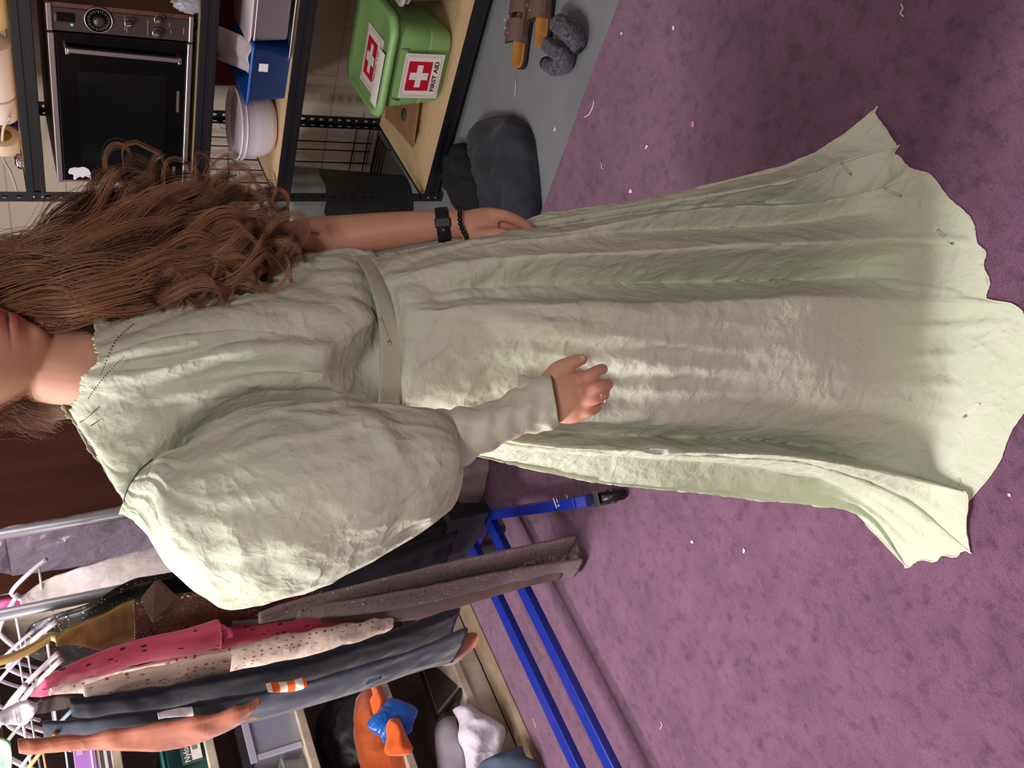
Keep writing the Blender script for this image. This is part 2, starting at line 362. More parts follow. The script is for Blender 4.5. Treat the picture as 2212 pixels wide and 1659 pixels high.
# ================================================================== metal shelf unit
M_blk = mat('black_powder_coat', (22, 22, 28), rough=.38, spec=.5, bumps=[('noise', 300, .1, .0005)])
M_mdf = mat('particle_board', (208, 180, 142), rough=.6, var=(70, (192, 164, 126), .2), bumps=[('noise', 120, .2, .001)])
M_mdfe = mat('board_edge', (150, 112, 72), rough=.8)
SX0, SX1, SY0, SY1 = 2.52, 3.06, .54, 1.76
shelf = thing('metal_shelf_unit', 'black slotted metal shelf unit with particle board decks against the block wall', 'shelf', ((SX0+SX1)/2, (SY0+SY1)/2, 0))
def slotplate(mb, p0, up, side, L_, w, pitch=.038, t=.0016, hw=.0055, hl=.014):
    """thin strip along `up` with keyhole slots; every cell is a ring of quads round the slot"""
    p0 = np.asarray(p0, float); up = nrm(up); side = nrm(side); nn = np.cross(up, side); n = int(L_/pitch)
    for i in range(n):
        z0, z1 = i*pitch, (i+1)*pitch if i < n-1 else L_; zc = (i+.5)*pitch
        out = [(-w/2, z0), (0, z0), (w/2, z0), (w/2, zc), (w/2, z1), (0, z1), (-w/2, z1), (-w/2, zc)]
        inn = [(-hw*.6, zc-hl/2), (0, zc-hl/2-.002), (hw*.6, zc-hl/2), (hw, zc+hl*.15), (hw, zc+hl/2), (0, zc+hl/2+.002), (-hw, zc+hl/2), (-hw, zc+hl*.15)]
        V = [p0+side*a+up*b_+nn*e for e in (0, t) for (a, b_) in out+inn]; f = []
        for k in range(8):
            j = (k+1) % 8
            f += [(k, 8+k, 8+j, j), (16+k, 16+j, 24+j, 24+k), (8+k, 24+k, 24+j, 8+j)]
        f += [(2, 3, 19, 18), (3, 4, 20, 19), (6, 7, 23, 22), (7, 0, 16, 23)]
        mb.add(V, f)
for (x, y, sx, sy) in ((SX0, SY1, 1, -1), (SX0, SY0, 1, 1), (SX1, SY1, -1, -1), (SX1, SY0, -1, 1)):
    b = MB(); w = .034
    slotplate(b, (x, y+sy*w/2, 0), (0, 0, 1), (0, 1, 0), 1.83, w)
    slotplate(b, (x+sx*w/2, y, 0), (0, 0, 1), (1, 0, 0), 1.83, w)
    b.obj('post', M_blk, shelf, smooth=False)
LV = [.078, .645, .925, 1.405, 1.80]
def zbeam(b, p, q, ztop, inward):
    p = np.array(p, float); q = np.array(q, float); p[2] = q[2] = ztop-.026; inw = np.asarray(inward, float)
    b.bar(p, q, .003, .052); p2 = p+inw*.009; q2 = q+inw*.009; p2[2] = q2[2] = ztop-.027; b.bar(p2, q2, .018, .004)
    p3 = p+inw*.018; q3 = q+inw*.018; p3[2] = q3[2] = ztop-.016; b.bar(p3, q3, .003, .02)
    p4 = p-inw*.003; q4 = q-inw*.003; p4[2] = q4[2] = ztop-.011; b.bar(p4, q4, .006, .017)
    p4[2] = q4[2] = ztop-.044; b.bar(p4, q4, .006, .012)
for z in LV:
    for p, q, inw in (((SX0+.004, SY0, 0), (SX0+.004, SY1, 0), (1, 0, 0)), ((SX1-.004, SY0, 0), (SX1-.004, SY1, 0), (-1, 0, 0)),
                      ((SX0, SY0+.004, 0), (SX1, SY0+.004, 0), (0, 1, 0)), ((SX0, SY1-.004, 0), (SX1, SY1-.004, 0), (0, -1, 0))):
        b = MB(); zbeam(b, p, q, z, inw); b.obj('beam', M_blk, shelf, smooth=False)
    b = MB(); b.box((SX0+.008, SY0+.008, z-.016), (SX1-.008, SY1-.008, z-.003)); b.obj('deck', M_mdf, shelf, smooth=False)
for i in range(8):
    z = [.06, .03, .625, .605, .905, .885, 1.385, 1.362][i]
    b = MB(); b.lathe([(0, -.003), (.0045, -.003), (.0052, 0)], (SX0-.001, SY1-.017, z), 8, axis=(1, 0, 0)); b.obj('rivet', mat('zinc_rivet', (150, 150, 155), rough=.3, metal=1) if i == 0 else bpy.data.materials['zinc_rivet'], shelf)
# ------------------------------------------------------------------ microwave
M_mwk = mat('microwave_black', (9, 9, 12), rough=.16, spec=.5); M_mwb = mat('microwave_panel_brown', (66, 52, 50), rough=.35, spec=.5, var=(40, (58, 45, 44), .3))
M_trim = mat('brushed_trim', (176, 166, 170), rough=.3, metal=.85); M_wood = mat('woodgrain_case', (98, 58, 46), rough=.45, var=(9, (70, 38, 30), .25, (1, 1, 6)))
M_chr = mat('chrome', (200, 195, 190), rough=.15, metal=1); M_wht = mat('white_plastic', (232, 228, 232), rough=.4)
M_glass = mat('dark_door_glass', (16, 18, 20), rough=.08, spec=.6); M_print = mat('pale_print', (150, 145, 150), rough=.6)
mx0, my0, my1, mz0, mz1 = 2.535, 1.14, 1.70, .94, 1.318
mw = thing('microwave_oven', 'old brown and black microwave oven with dials on the shelf', 'microwave oven', (2.74, 1.42, .922))
b = MB(); b.box((mx0+.03, my0, mz0), (mx0+.40, my1, mz1)); bevel(b.obj('case', M_wood, mw, smooth=False), .004)
b = MB(); b.box((mx0+.006, my0+.012, mz0+.01), (mx0+.03, 1.218, mz1-.012)); bevel(b.obj('control_panel', M_mwb, mw, smooth=False), .003)
door = MB(); door.box((mx0+.006, 1.222, mz0+.014), (mx0+.03, my1-.006, mz1-.018)); door = bevel(door.obj('door', M_mwk, mw, smooth=False), .003)
b = MB(); b.box((mx0+.0045, 1.33, mz0+.07), (mx0+.0062, my1-.05, mz1-.07)); b.obj('window_glass', M_glass, door, smooth=False)
b = MB(); b.bar((mx0-.012, 1.268, mz0+.035), (mx0-.012, 1.262, mz1-.045), .012, .013, up=(0, 1, 0)); b.box((mx0-.016, 1.255, mz1-.05), (mx0+.008, 1.275, mz1-.04)); b.box((mx0-.016, 1.26, mz0+.032), (mx0+.008, 1.28, mz0+.042)); bevel(b.obj('handle', M_trim, door, smooth=False), .002)
b = MB()
for lo, hi in (((mx0, my0, mz1-.014), (mx0+.03, 1.217, mz1)), ((mx0, 1.222, mz1-.016), (mx0+.03, my1, mz1)), ((mx0, 1.222, mz0), (mx0+.03, my1, mz0+.014)), ((mx0+.002, my1-.006, mz0), (mx0+.03, my1, mz1)), ((mx0, my0, mz0), (mx0+.03, 1.217, mz0+.012))): b.box(lo, hi)
bevel(b.obj('trim', M_trim, mw, smooth=False), .002)
b = MB(); b.box((mx0+.004, my0-.002, mz0), (mx0+.032, my0+.01, mz1)); b.obj('side_trim', M_wood, mw, smooth=False)
for y in (my0+.04, my1-.05):
    for x in (mx0+.05, mx0+.35):
        b = MB(); b.lathe([(.014, 0), (.012, .019)], (x, y, .9225), 12); b.obj('foot', M_mwk, mw)
fx = mx0+.005; AX = (-1, 0, 0)
dial = MB(); dial.lathe([(.036, 0), (.036, .004), (.033, .006), (.033, .004), (0, .0035)], (fx, 1.176, 1.19), 40, axis=AX); dial = dial.obj('timer_dial', M_mwk, mw)
b = MB(); b.lathe([(.0365, 0), (.0365, .005), (.0335, .0065), (.033, .0035)], (fx, 1.176, 1.19), 40, axis=AX); b.obj('dial_ring', M_trim, dial)
b = MB(); b.lathe([(.016, 0), (.015, .014), (.011, .017), (0, .017)], (fx, 1.176, 1.19), 24, axis=AX); b.obj('dial_knob', M_mwb, dial)
b = MB()
for k in range(30):
    t = 2*math.pi*k/30; r1, r2 = (.021, .029) if k % 2 else (.024, .028)
    c = np.array([fx-.0052, 1.176, 1.19]); d = np.array([0, math.cos(t), math.sin(t)]); b.bar(c+d*r1, c+d*r2, .0012, .0008, up=(1, 0, 0))
b.obj('dial_marks', M_print, dial, smooth=False)
for (y, z, r) in ((1.176, 1.11, .014), (1.158, 1.032, .015), (1.198, 1.036, .015)):
    k_ = MB(); k_.lathe([(r, 0), (r, .003), (r*.82, .005), (r*.72, .016), (0, .017)], (fx, y, z), 24, axis=AX); k_ = k_.obj('knob', M_mwb, mw)
    b = MB(); b.lathe([(r*1.02, 0), (r*1.02, .004), (r*.86, .0052), (r*.86, .003)], (fx, y, z), 24, axis=AX); b.obj('knob_ring', M_chr, k_)
    if r < .0145: b = MB(); b.bar((fx-.018, y, z-.012), (fx-.018, y, z+.01), .004, .004, up=(1, 0, 0)); b.obj('pointer', M_chr, k_)
    else: b = MB(); b.ball((fx-.012, y+.004, z+.006), .003, 6); b.obj('highlight_dot', M_chr, k_)
b = MB(); b.box((fx-.0012, 1.166, 1.248), (fx, 1.19, 1.292)); b.obj('display', M_mwk, mw, smooth=False)
b = MB(); b.box((fx-.002, 1.194, 1.253), (fx, 1.2, 1.26)); b.obj('indicator_light', mat('blue_lamp', (120, 190, 230), emit=((120, 190, 230), .25)), mw, smooth=False)
b = MB()
for y0, y1, z in ((1.16, 1.2, 1.122), (1.163, 1.21, 1.062), (1.165, 1.178, 1.004), (1.186, 1.196, 1.0), (1.17, 1.19, 1.296), (1.19, 1.205, 1.117)):
    b.box((fx-.0008, y0, z), (fx, y1, z+.0016))
for q in range(6): b.box((fx-.0008, 1.163+.007*q, 1.098), (fx, 1.1655+.007*q, 1.1))
b.box((fx-.0008, 1.176, .965), (fx, 1.195, .967))
for v0 in range(0, len(b.v), 8):
    g = MB(); g.v = b.v[v0:v0+8]; g.f = [(0,3,2,1),(4,5,6,7),(0,1,5,4),(1,2,6,5),(2,3,7,6),(3,0,4,7)]; g.m = [0]*6; g.obj('printed_mark', M_print, mw, smooth=False)
for lo, hi in (((mx0+.003, 1.375, mz0+.032), (mx0+.006, 1.445, mz0+.039)), ((mx0+.003, 1.64, mz0+.036), (mx0+.006, 1.68, mz0+.045))):
    b = MB(); b.box(lo, hi); b.obj('badge', M_trim, door, smooth=False)
# torn white sticker on the door
out = [(147,372),(150,364),(160,361),(170,362),(178,360),(186,362),(192,366),(196,374),(197,388),(193,384),(184,380),(178,384),(173,381),(167,384),(163,388),(158,386),(159,379),(156,376),(150,376)]
V = [at(x, y, X=mx0+.0040) for x, y in out]; V2 = [p-np.array([.0008, 0, 0]) for p in V]; n = len(V)
tag(mk('torn_sticker', V+V2, [tuple(range(n)), tuple(range(n, 2*n))[::-1]]+[(k, (k+1) % n, n+(k+1) % n, n+k) for k in range(n)], mat('sticker_paper', (216, 212, 222), rough=.7), door, smooth=False), 'torn white sticker remnant')
# ------------------------------------------------------------------ first aid box
M_grn = mat('green_plastic', (134, 176, 112), rough=.42, spec=.45, sss=0, bumps=[('noise', 200, .08, .0005)])
M_lab = mat('label_white', (236, 228, 226), rough=.45); M_red = mat('label_red', (190, 22, 48), rough=.45); M_ink = mat('label_ink', (22, 20, 22), rough=.5); M_mar = mat('label_maroon', (130, 50, 70), rough=.5)
fa = thing('first_aid_box', 'green plastic first aid box with red and white cross labels on the bottom shelf', 'first aid box', (2.68, 1.27, .076))
ZF = .0765; ca, sa = math.cos(.04), math.sin(.04); fc = np.array([2.72, 1.272])
def F2(x, y, z): return np.array([fc[0]+x*ca-y*sa, fc[1]+x*sa+y*ca, z])
b = MB(); n = 7; v = []; prof = [(.118, .117, 0), (.127, .128, .012), (.138, .14, .085), (.136, .138, .09), (.14, .142, .1), (.152, .152, .22)]
for a_, b_, z in prof:
    for x, y in rrect(0, 0, a_, b_, .045, n-1): v.append(F2(x, y, ZF+z))
f = grid_faces(len(prof), 4*n); f.append(tuple(range(4*n))[::-1]); f.append(tuple((len(prof)-1)*4*n+i for i in range(4*n)))
b.add(v, f); bevel(b.obj('body', M_grn, fa), .002, 2, .5)
b = MB(); v = []; prof = [(.165, .166, .222), (.178, .18, .226), (.181, .183, .236), (.175, .177, .248), (.162, .163, .251), (.158, .159, .246), (.05, .05, .246)]
for a_, b_, z in prof:
    for x, y in rrect(0, 0, a_, b_, .06 if a_ > .06 else .04, n-1): v.append(F2(x, y, ZF+z))
f = grid_faces(len(prof), 4*n); f.append(tuple(range(4*n))[::-1]); f.append(tuple((len(prof)-1)*4*n+i for i in range(4*n)))
b.add(v, f); lid = b.obj('lid', M_grn, fa)
b = MB(); b.tube([F2(-.151, y, ZF+z) for y, z in ((-.07, .17), (-.07, .195), (-.06, .205), (.09, .207), (.105, .2), (.11, .17))], .004, 8); b.obj('moulded_rib', M_grn, fa)
def fa_label(c, xd, yd, w, h, parent, blank=False):
    c = np.asarray(c, float); xd = nrm(xd); yd = nrm(yd); nn = np.cross(xd, yd)
    P = MB(); quadplate(P, c, xd, yd, w, h, .0008); lab = P.obj('label', M_lab, parent, smooth=False)
    b = MB(); cc = c+yd*h*.075
    quadplate(b, cc, xd, yd, w*.66, h*.60, .0004, off=.0009); 
    q = lab if parent is fa else parent
    b.obj('red_square', M_red, q, smooth=False)
    b = MB(); quadplate(b, cc, xd, yd, w*.50, h*.145, .0004, off=.0014); quadplate(b, cc, xd, yd, w*.16, h*.47, .0005, off=.0014); b.obj('white_cross', M_lab, q, smooth=False)
    for s in (.87, .93):
        b = MB(); R_ = rrect(0, 0, w*s/2, h*s/2, w*.06, 4); pts = [c+xd*x+yd*y+nn*.0011 for x, y in R_]
        b.tube(pts, .0004 if s < .9 else .0003, 4, closed=True); b.obj('border_line', M_mar, q, smooth=False)
    text('lettering', 'FIRST AID', h*.155, c-yd*h*.34+nn*.0008, xd, yd, M_ink, q, bold=.0006, squash=1.08)
    return lab
xd = F2(0, -1, 0)-F2(0, 0, 0)
tilt = nrm(np.array([-.10*.9, 0, 1]))
tilt = nrm(F2(-.135, 0, .25)-F2(-.125, 0, .09)); 
lc = at(909, 163, X=float(F2(-.147, .03, 0)[0]))
fa_label(lc-np.array([.006, 0, 0]), nrm(xd*1.0), nrm(np.array([-.085, 0, 1])), .158, .150, fa)
fa_label(F2(-.045, .02, ZF+.2475), xd, F2(1, 0, 0)-F2(0, 0, 0), .20, .15, lid)
b = MB(); quadplate(b, F2(-.128, .045, ZF+.2512), xd, F2(1, 0, 0)-F2(0, 0, 0), .19, .055, .0008); b.obj('blank_label', M_lab, lid, smooth=False)
# folded brown paper bags beside it
M_kraft = mat('kraft_paper', (164, 124, 92), rough=.8, var=(12, (140, 100, 72), .3), bumps=[('noise', 20, .5, .006)])
for i in range(4):
    b = MB(); z = .078+i*.0075; a_ = .12+.05*i; pts = []
    nx, ny = 10, 8; v = []
    for e in (0, .005):
        for ix in range(nx):
            for iy in range(ny):
                x = (ix/(nx-1)-.5)*.30; y = (iy/(ny-1)-.5)*.19
                v.append((2.86+x*math.cos(a_)-y*math.sin(a_)-.01*i, 1.565+x*math.sin(a_)+y*math.cos(a_)-.012*i, z+e+.0012*noise.noise(Vector((x*20+i, y*20, e)))))
    f = []
    for ix in range(nx-1):
        for iy in range(ny-1):
            q = ix*ny+iy; f += [(q, q+1, q+ny+1, q+ny), (q+nx*ny, q+ny+nx*ny, q+ny+1+nx*ny, q+1+nx*ny)]
    bd = [ix*ny for ix in range(nx)]+[(nx-1)*ny+iy for iy in range(1, ny)]+[ix*ny+ny-1 for ix in range(nx-2, -1, -1)]+[iy for iy in range(ny-2, 0, -1)]
    f += [(bd[k], bd[(k+1) % len(bd)], bd[(k+1) % len(bd)]+nx*ny, bd[k]+nx*ny) for k in range(len(bd))]
    b.add(v, f); o = b.obj('paper_bag', M_kraft, smooth=False)
    tag(o, ['folded brown paper bag at the bottom of its pile, left of the green box', 'folded brown paper bag second from the bottom of its pile', 'folded brown paper bag second from the top of its pile', 'folded brown paper bag on top of the pile, printed with a dark round mark'][i], 'paper bag', 'folded paper bags on the bottom shelf')
b = MB(); pp = at(872, 248, z=.108); b.lathe([(.024, 0), (.024, .0006), (0, .0006)], pp, 24); b.obj('round_mark', mat('green_ink', (70, 80, 60), rough=.7), bpy.data.objects['paper_bag.003'])
# clear storage tub at the right end of the bottom shelf
M_clr = mat('clear_plastic', (215, 215, 225), rough=.25, trans=.75, spec=.5, alpha=.75); M_frost = mat('frosted_plastic', (190, 188, 205), rough=.3, alpha=.6, spec=.6)
t = thing('storage_tub', 'clear plastic storage tub partly in frame right of the green first aid box', 'storage tub', (2.72, .93, .076))
b = MB(); tub(b, (2.74, .90), .14, .13, .0765, .28, .03, flare=.02); b.obj('tub', M_frost, t)
b = MB(); tub(b, (2.74, .90), .165, .155, .281, .30, .035, flare=.003, close=True); b.obj('lid', mat('grey_lid', (168, 165, 172), rough=.4), t)
# ------------------------------------------------------------------ shelf C: bowl, blue bin, boxes, tray
ZC = .6425
M_bowl = mat('white_enamelled_plastic', (226, 218, 232), rough=.3, spec=.5, sss=0)
t = thing('mixing_bowl', 'large white round plastic mixing bowl at the left end of the middle shelf', 'bowl', (2.66, 1.50, ZC))
bc = (2.665, 1.548, ZC); b = MB(); R_ = .118
b.lathe([(0, .001), (.075, .001), (.088, .006), (.103, .03), (.114, .075), (R_, .122), (R_+.004, .124), (R_+.004, .128), (R_-.001, .13), (R_-.004, .122), (.110, .075), (.098, .03), (.08, .009), (0, .006)], bc, 56); b.obj('bowl', M_bowl, t)
b = MB(); b.lathe([(R_-.002, .106), (R_+.003, .108), (R_-.001, .112)], bc, 56); b.obj('rim_ridge', M_bowl, t)
M_blue = mat('blue_plastic', (20, 84, 176), rough=.35, spec=.5)
t = thing('storage_bin', 'open bright blue plastic bin holding white paper, between bowl and white tubs', 'storage bin', (2.62, 1.31, ZC))
b = MB(); rot = -.06; tub(b, (2.66, 1.305), .10, .088, ZC, ZC+.125, .014, t=.004, flare=.012, rot=rot, lip=.008); b.obj('bin', M_blue, t)
b = MB(); b.box((2.5415, 1.268, ZC+.07), (2.5435, 1.294, ZC+.098)); b.obj('white_tag', M_wht, t, smooth=False)
pap = []
for i in range(7):
    for j in range(9):
        u, v_ = i/6, j/8; pap.append((2.59+.13*u+.01*math.sin(v_*3), 1.235+.12*v_, ZC+.10+.10*u*u+.018*math.sin(v_*4+u)+.01*noise.noise(Vector((u*3, v_*3, 1)))))
o = mk('paper_sheet', pap, grid_faces(7, 9, False), mat('copy_paper', (205, 192, 200), rough=.7)); solid(o, .0006); tag(o, 'curled white paper sheet standing in the blue bin', 'paper')
M_wt = mat('translucent_white_tub', (214, 204, 214), rough=.35, sss=0)
t = thing('food_container', 'white plastic container with wide rim at the right of the blue bin', 'container', (2.66, 1.12, ZC))
b = MB(); tub(b, (2.66, 1.10), .098, .105, ZC+.016, ZC+.12, .03, flare=.01, lip=.004, close=False); b.obj('tub', M_wt, t)
b = MB(); tub(b, (2.66, 1.10), .105, .113, ZC+.121, ZC+.131, .035, flare=.004, close=True, lip=.003); b.obj('lid', M_wt, t)
t = thing('baking_tray', 'flat metal tray under the white container', 'tray', (2.66, 1.08, ZC))
b = MB(); tub(b, (2.665, 1.09), .128, .15, ZC, ZC+.014, .02, t=.0015, flare=.008, lip=.003); b.obj('tray', mat('aluminium', (170, 172, 180), rough=.3, metal=.9), t)
# burgundy cloth bag hanging under the deck behind
M_burg = mat('burgundy_cloth', (104, 14, 30), rough=.75, sheen=.3, bumps=[('crease', 9, .5, .008), ('noise', 30, .4, .004)])
V = []; nr, nc = 30, 40
for i in range(nr):
    s = i/(nr-1); z = .885-.235*s
    for k in range(nc):
        t_ = 2*math.pi*k/nc; hy = .20*(1-.25*s*s)+.006*math.sin(5*t_+4*s); hx = .035+.02*s
        V.append((2.90+hx*math.cos(t_)*(1+.25*math.sin(4*t_+3*s)), 1.33+hy*math.sin(t_)+.05*s*math.sin(t_), z))
f = grid_faces(nr, nc); f.append(tuple(range(nc))[::-1]); f.append(tuple((nr-1)*nc+i for i in range(nc)))
t = thing('cloth_bag', 'dark burgundy cloth bag standing behind the bowl and blue bin', 'bag', (2.9, 1.33, ZC))
mk('bag', V, f, M_burg, t)
b = MB(); b.tube([at(x, y, X=2.9) for x, y in ((470, 262), (478, 276), (494, 279), (490, 268), (474, 270))], .0014, 6); b.obj('wire_clip', M_chr, t)
# ------------------------------------------------------------------ shelf A: rolls, bag, cable, foil, above the microwave
ZA = 1.4045
M_paper = mat('roll_paper', (238, 220, 214), rough=.8); M_core = mat('cardboard_core', (186, 130, 84), rough=.8); M_cream = mat('cream_roll', (232, 208, 160), rough=.7)
def roll(name, lab, c, r, L_, d, m, core, cat='roll'):
    t = thing(name, lab, cat, (c[0], c[1], c[2]-r)); d = nrm(d); b = MB()
    b.lathe([(core, 0), (r-.002, 0), (r, .002), (r, L_-.002), (r-.002, L_), (core, L_), (core, 0)], np.array(c)-d*L_/2, 40, axis=d); b.obj('sheet_roll', m, t)
    b = MB(); b.lathe([(core-.003, -.001), (core, -.001), (core, L_+.001), (core-.003, L_+.001), (core-.003, -.001)], np.array(c)-d*L_/2, 24, axis=d); b.obj('core', M_core, t)
roll('paper_towel_roll', 'cream paper roll at the right end of the top shelf', (2.66, 1.16, ZA+.062), .062, .22, (0, 1, 0), M_cream, .02)
roll('paper_towel_roll', 'large white paper roll beside the cream one, above the microwave', (2.63, 1.385, ZA+.056), .056, .16, (.05, 1, 0), M_paper, .02)
roll('paper_towel_roll', 'smaller white paper roll with reddish end, above the microwave', (2.64, 1.51, ZA+.048), .048, .07, (.08, 1, 0), M_paper, .022)
t = thing('tape_roll', 'cream masking tape roll with yellow edge at the left end of the top shelf', 'tape roll', (2.6, 1.63, ZA))
b = MB(); b.lathe([(.026, -.02), (.047, -.02), (.048, -.018), (.048, .018), (.047, .02), (.026, .02), (.026, -.02)], (2.6, 1.60, ZA+.0485), 40, axis=(.2, 1, 0)); b.obj('tape', mat('masking_tape', (228, 205, 176), rough=.6), t)
b = MB(); b.lathe([(.024, -.022), (.0265, -.022), (.0265, .022), (.024, .022), (.024, -.022)], (2.6, 1.60, ZA+.0485), 30, axis=(.2, 1, 0)); b.obj('core', mat('yellow_core', (190, 140, 50), rough=.7), t)
o = lump('foil_ball', mat('foil', (215, 205, 215), rough=.12, metal=1), (2.585, 1.66, ZA), (.022, .02, .022), 3.3, amp=.6, n=3, sc=3.5, label='crumpled silver foil ball left of the tape roll', cat='foil')
o = lump('purple_cloth', mat('purple_fabric', (64, 20, 110), rough=.8), (2.72, 1.60, ZA+.0), (.04, .035, .075), 5, amp=.4, n=3, label='dark purple cloth bundle behind the tape roll', cat='cloth')
b = MB(); b.tube(crs([at(x, y, X=XX) for x, y, XX in ((40, 425, 2.95), (34, 405, 2.9), (22, 370, 2.8), (8, 345, 2.7), (5, 310, 2.58), (8, 275, 2.56), (22, 252, 2.56))], 40), .004, 8)
tag(b.obj('cable', mat('cable_white', (212, 200, 196), rough=.5)), 'white cable looping down beside the tape roll on the top shelf', 'cable')
# clear plastic item at the right of the microwave
t = thing('plastic_wrap', 'crumpled clear plastic packaging lying right of the microwave', 'plastic wrap', (2.52, 1.1, .93))
lump('wrap', M_frost, (2.545, 1.105, .9235), (.02, .028, .075), 8, t, amp=.3, n=3)
# ------------------------------------------------------------------ wire rack standing behind, against the wall
M_wire = mat('dark_wire', (52, 40, 34), rough=.4, metal=.6)
t = thing('wire_rack', 'dark wire rack of thin upright rods leaning on the block wall behind the shelf', 'wire rack', (3.14, 2.0, 0))
def wr(pts, r=.003):
    b = MB(); b.tube(pts, r, 6); b.obj('rod', M_wire, t)
for y in (1.90, 1.94, 2.00, 2.05): wr([(3.15, y, .05), (3.165, y, 1.1)])
wr(crs([(3.15, 2.11, .05), (3.155, 2.11, .6), (3.15, 2.108, .64), (3.13, 2.08, .665), (3.10, 2.05, .66), (3.09, 2.03, .63)], 30), .0038)
for z in (.03, .07, .13): wr([(3.145, 1.78, z), (3.145, 2.13, z)], .003)
for k in range(4): wr([(3.14-.03*k, 1.86, .02+.006), (3.14-.03*k, 2.12, .026)], .003)
for y in (1.86, 2.12): wr([(3.16, y, .026), (3.04, y, .026), (3.035, y, .004)], .003)
# ------------------------------------------------------------------ trash bin with clear liner
M_bin = mat('dark_bin_plastic', (40, 42, 38), rough=.35, spec=.5, bumps=[('noise', 25, .2, .003)]); M_liner = mat('clear_liner', (190, 192, 186), rough=.15, alpha=.35, spec=.8)
t = thing('trash_bin', 'dark green-black trash bin with clear liner standing behind the shelf post', 'trash bin', (2.82, 1.98, 0))
b = MB(); b.lathe([(0, .002), (.122, .002), (.128, .01), (.158, .50), (.163, .505), (.163, .52), (.156, .522), (.152, .5), (.123, .012), (0, .012)], (2.83, 2.0, 0), 56); b.obj('bin', M_bin, t)
V = []; nr, nc = 14, 90
prf = [(.148, .40), (.150, .48), (.153, .515), (.158, .53), (.166, .528), (.169, .51), (.167, .48), (.166, .44), (.168, .41), (.166, .385)]
for i, (r, z) in enumerate(crs([(a_, z_, 0) for a_, z_ in prf], nr)[:, :2]):
    for k in range(nc):
        a_ = 2*math.pi*k/nc; w_ = .006*noise.noise(Vector((math.cos(a_)*5, math.sin(a_)*5, z*6)))+.003*math.sin(a_*17)*(i > 5)
        V.append((2.83+(r+w_)*math.cos(a_), 2.0+(r+w_)*math.sin(a_), z+(.02*noise.noise(Vector((math.cos(a_)*3, math.sin(a_)*3, 2))) if i > 9 else 0)))
mk('liner', V, grid_faces(nr, nc), M_liner, t)
# ================================================================== things on the floor
def spots(m, scale, rad, c, stretch=(1, 1, 1), off=0.0, rnd=.6):
    """small printed motifs"""
    nt = m.node_tree; N = nt.nodes; L = nt.links; b = N['Principled BSDF']; tc = N.new('ShaderNodeTexCoord')
    mp = N.new('ShaderNodeMapping'); mp.inputs['Scale'].default_value = stretch; mp.inputs['Location'].default_value = (off, off*1.7, off*.6); L.new(tc.outputs['Object'], mp.inputs[0])
    v = N.new('ShaderNodeTexVoronoi'); v.inputs['Scale'].default_value = scale; v.inputs['Randomness'].default_value = rnd; L.new(mp.outputs[0], v.inputs['Vector'])
    lt = N.new('ShaderNodeMath'); lt.operation = 'LESS_THAN'; lt.inputs[1].default_value = rad; L.new(v.outputs['Distance'], lt.inputs[0])
    mx = N.new('ShaderNodeMix'); mx.data_type = 'RGBA'; L.new(lt.outputs[0], mx.inputs[0])
    ln = b.inputs['Base Color'].links
    if ln: L.new(ln[0].from_socket, mx.inputs[6])
    else: mx.inputs[6].default_value = b.inputs['Base Color'].default_value
    mx.inputs[7].default_value = (*lin(c), 1); L.new(mx.outputs[2], b.inputs['Base Color']); return m
M_leather = mat('brown_leather', (104, 78, 70), rough=.65, var=(25, (88, 64, 58), .3), bumps=[('noise', 150, .2, .001)])
M_cork = mat('worn_footbed', (186, 126, 58), rough=.6, var=(18, (136, 84, 34), .2)); M_sole = mat('dark_sole', (40, 26, 24), rough=.8)
M_brass = mat('pale_brass', (225, 190, 155), rough=.25, metal=.9)
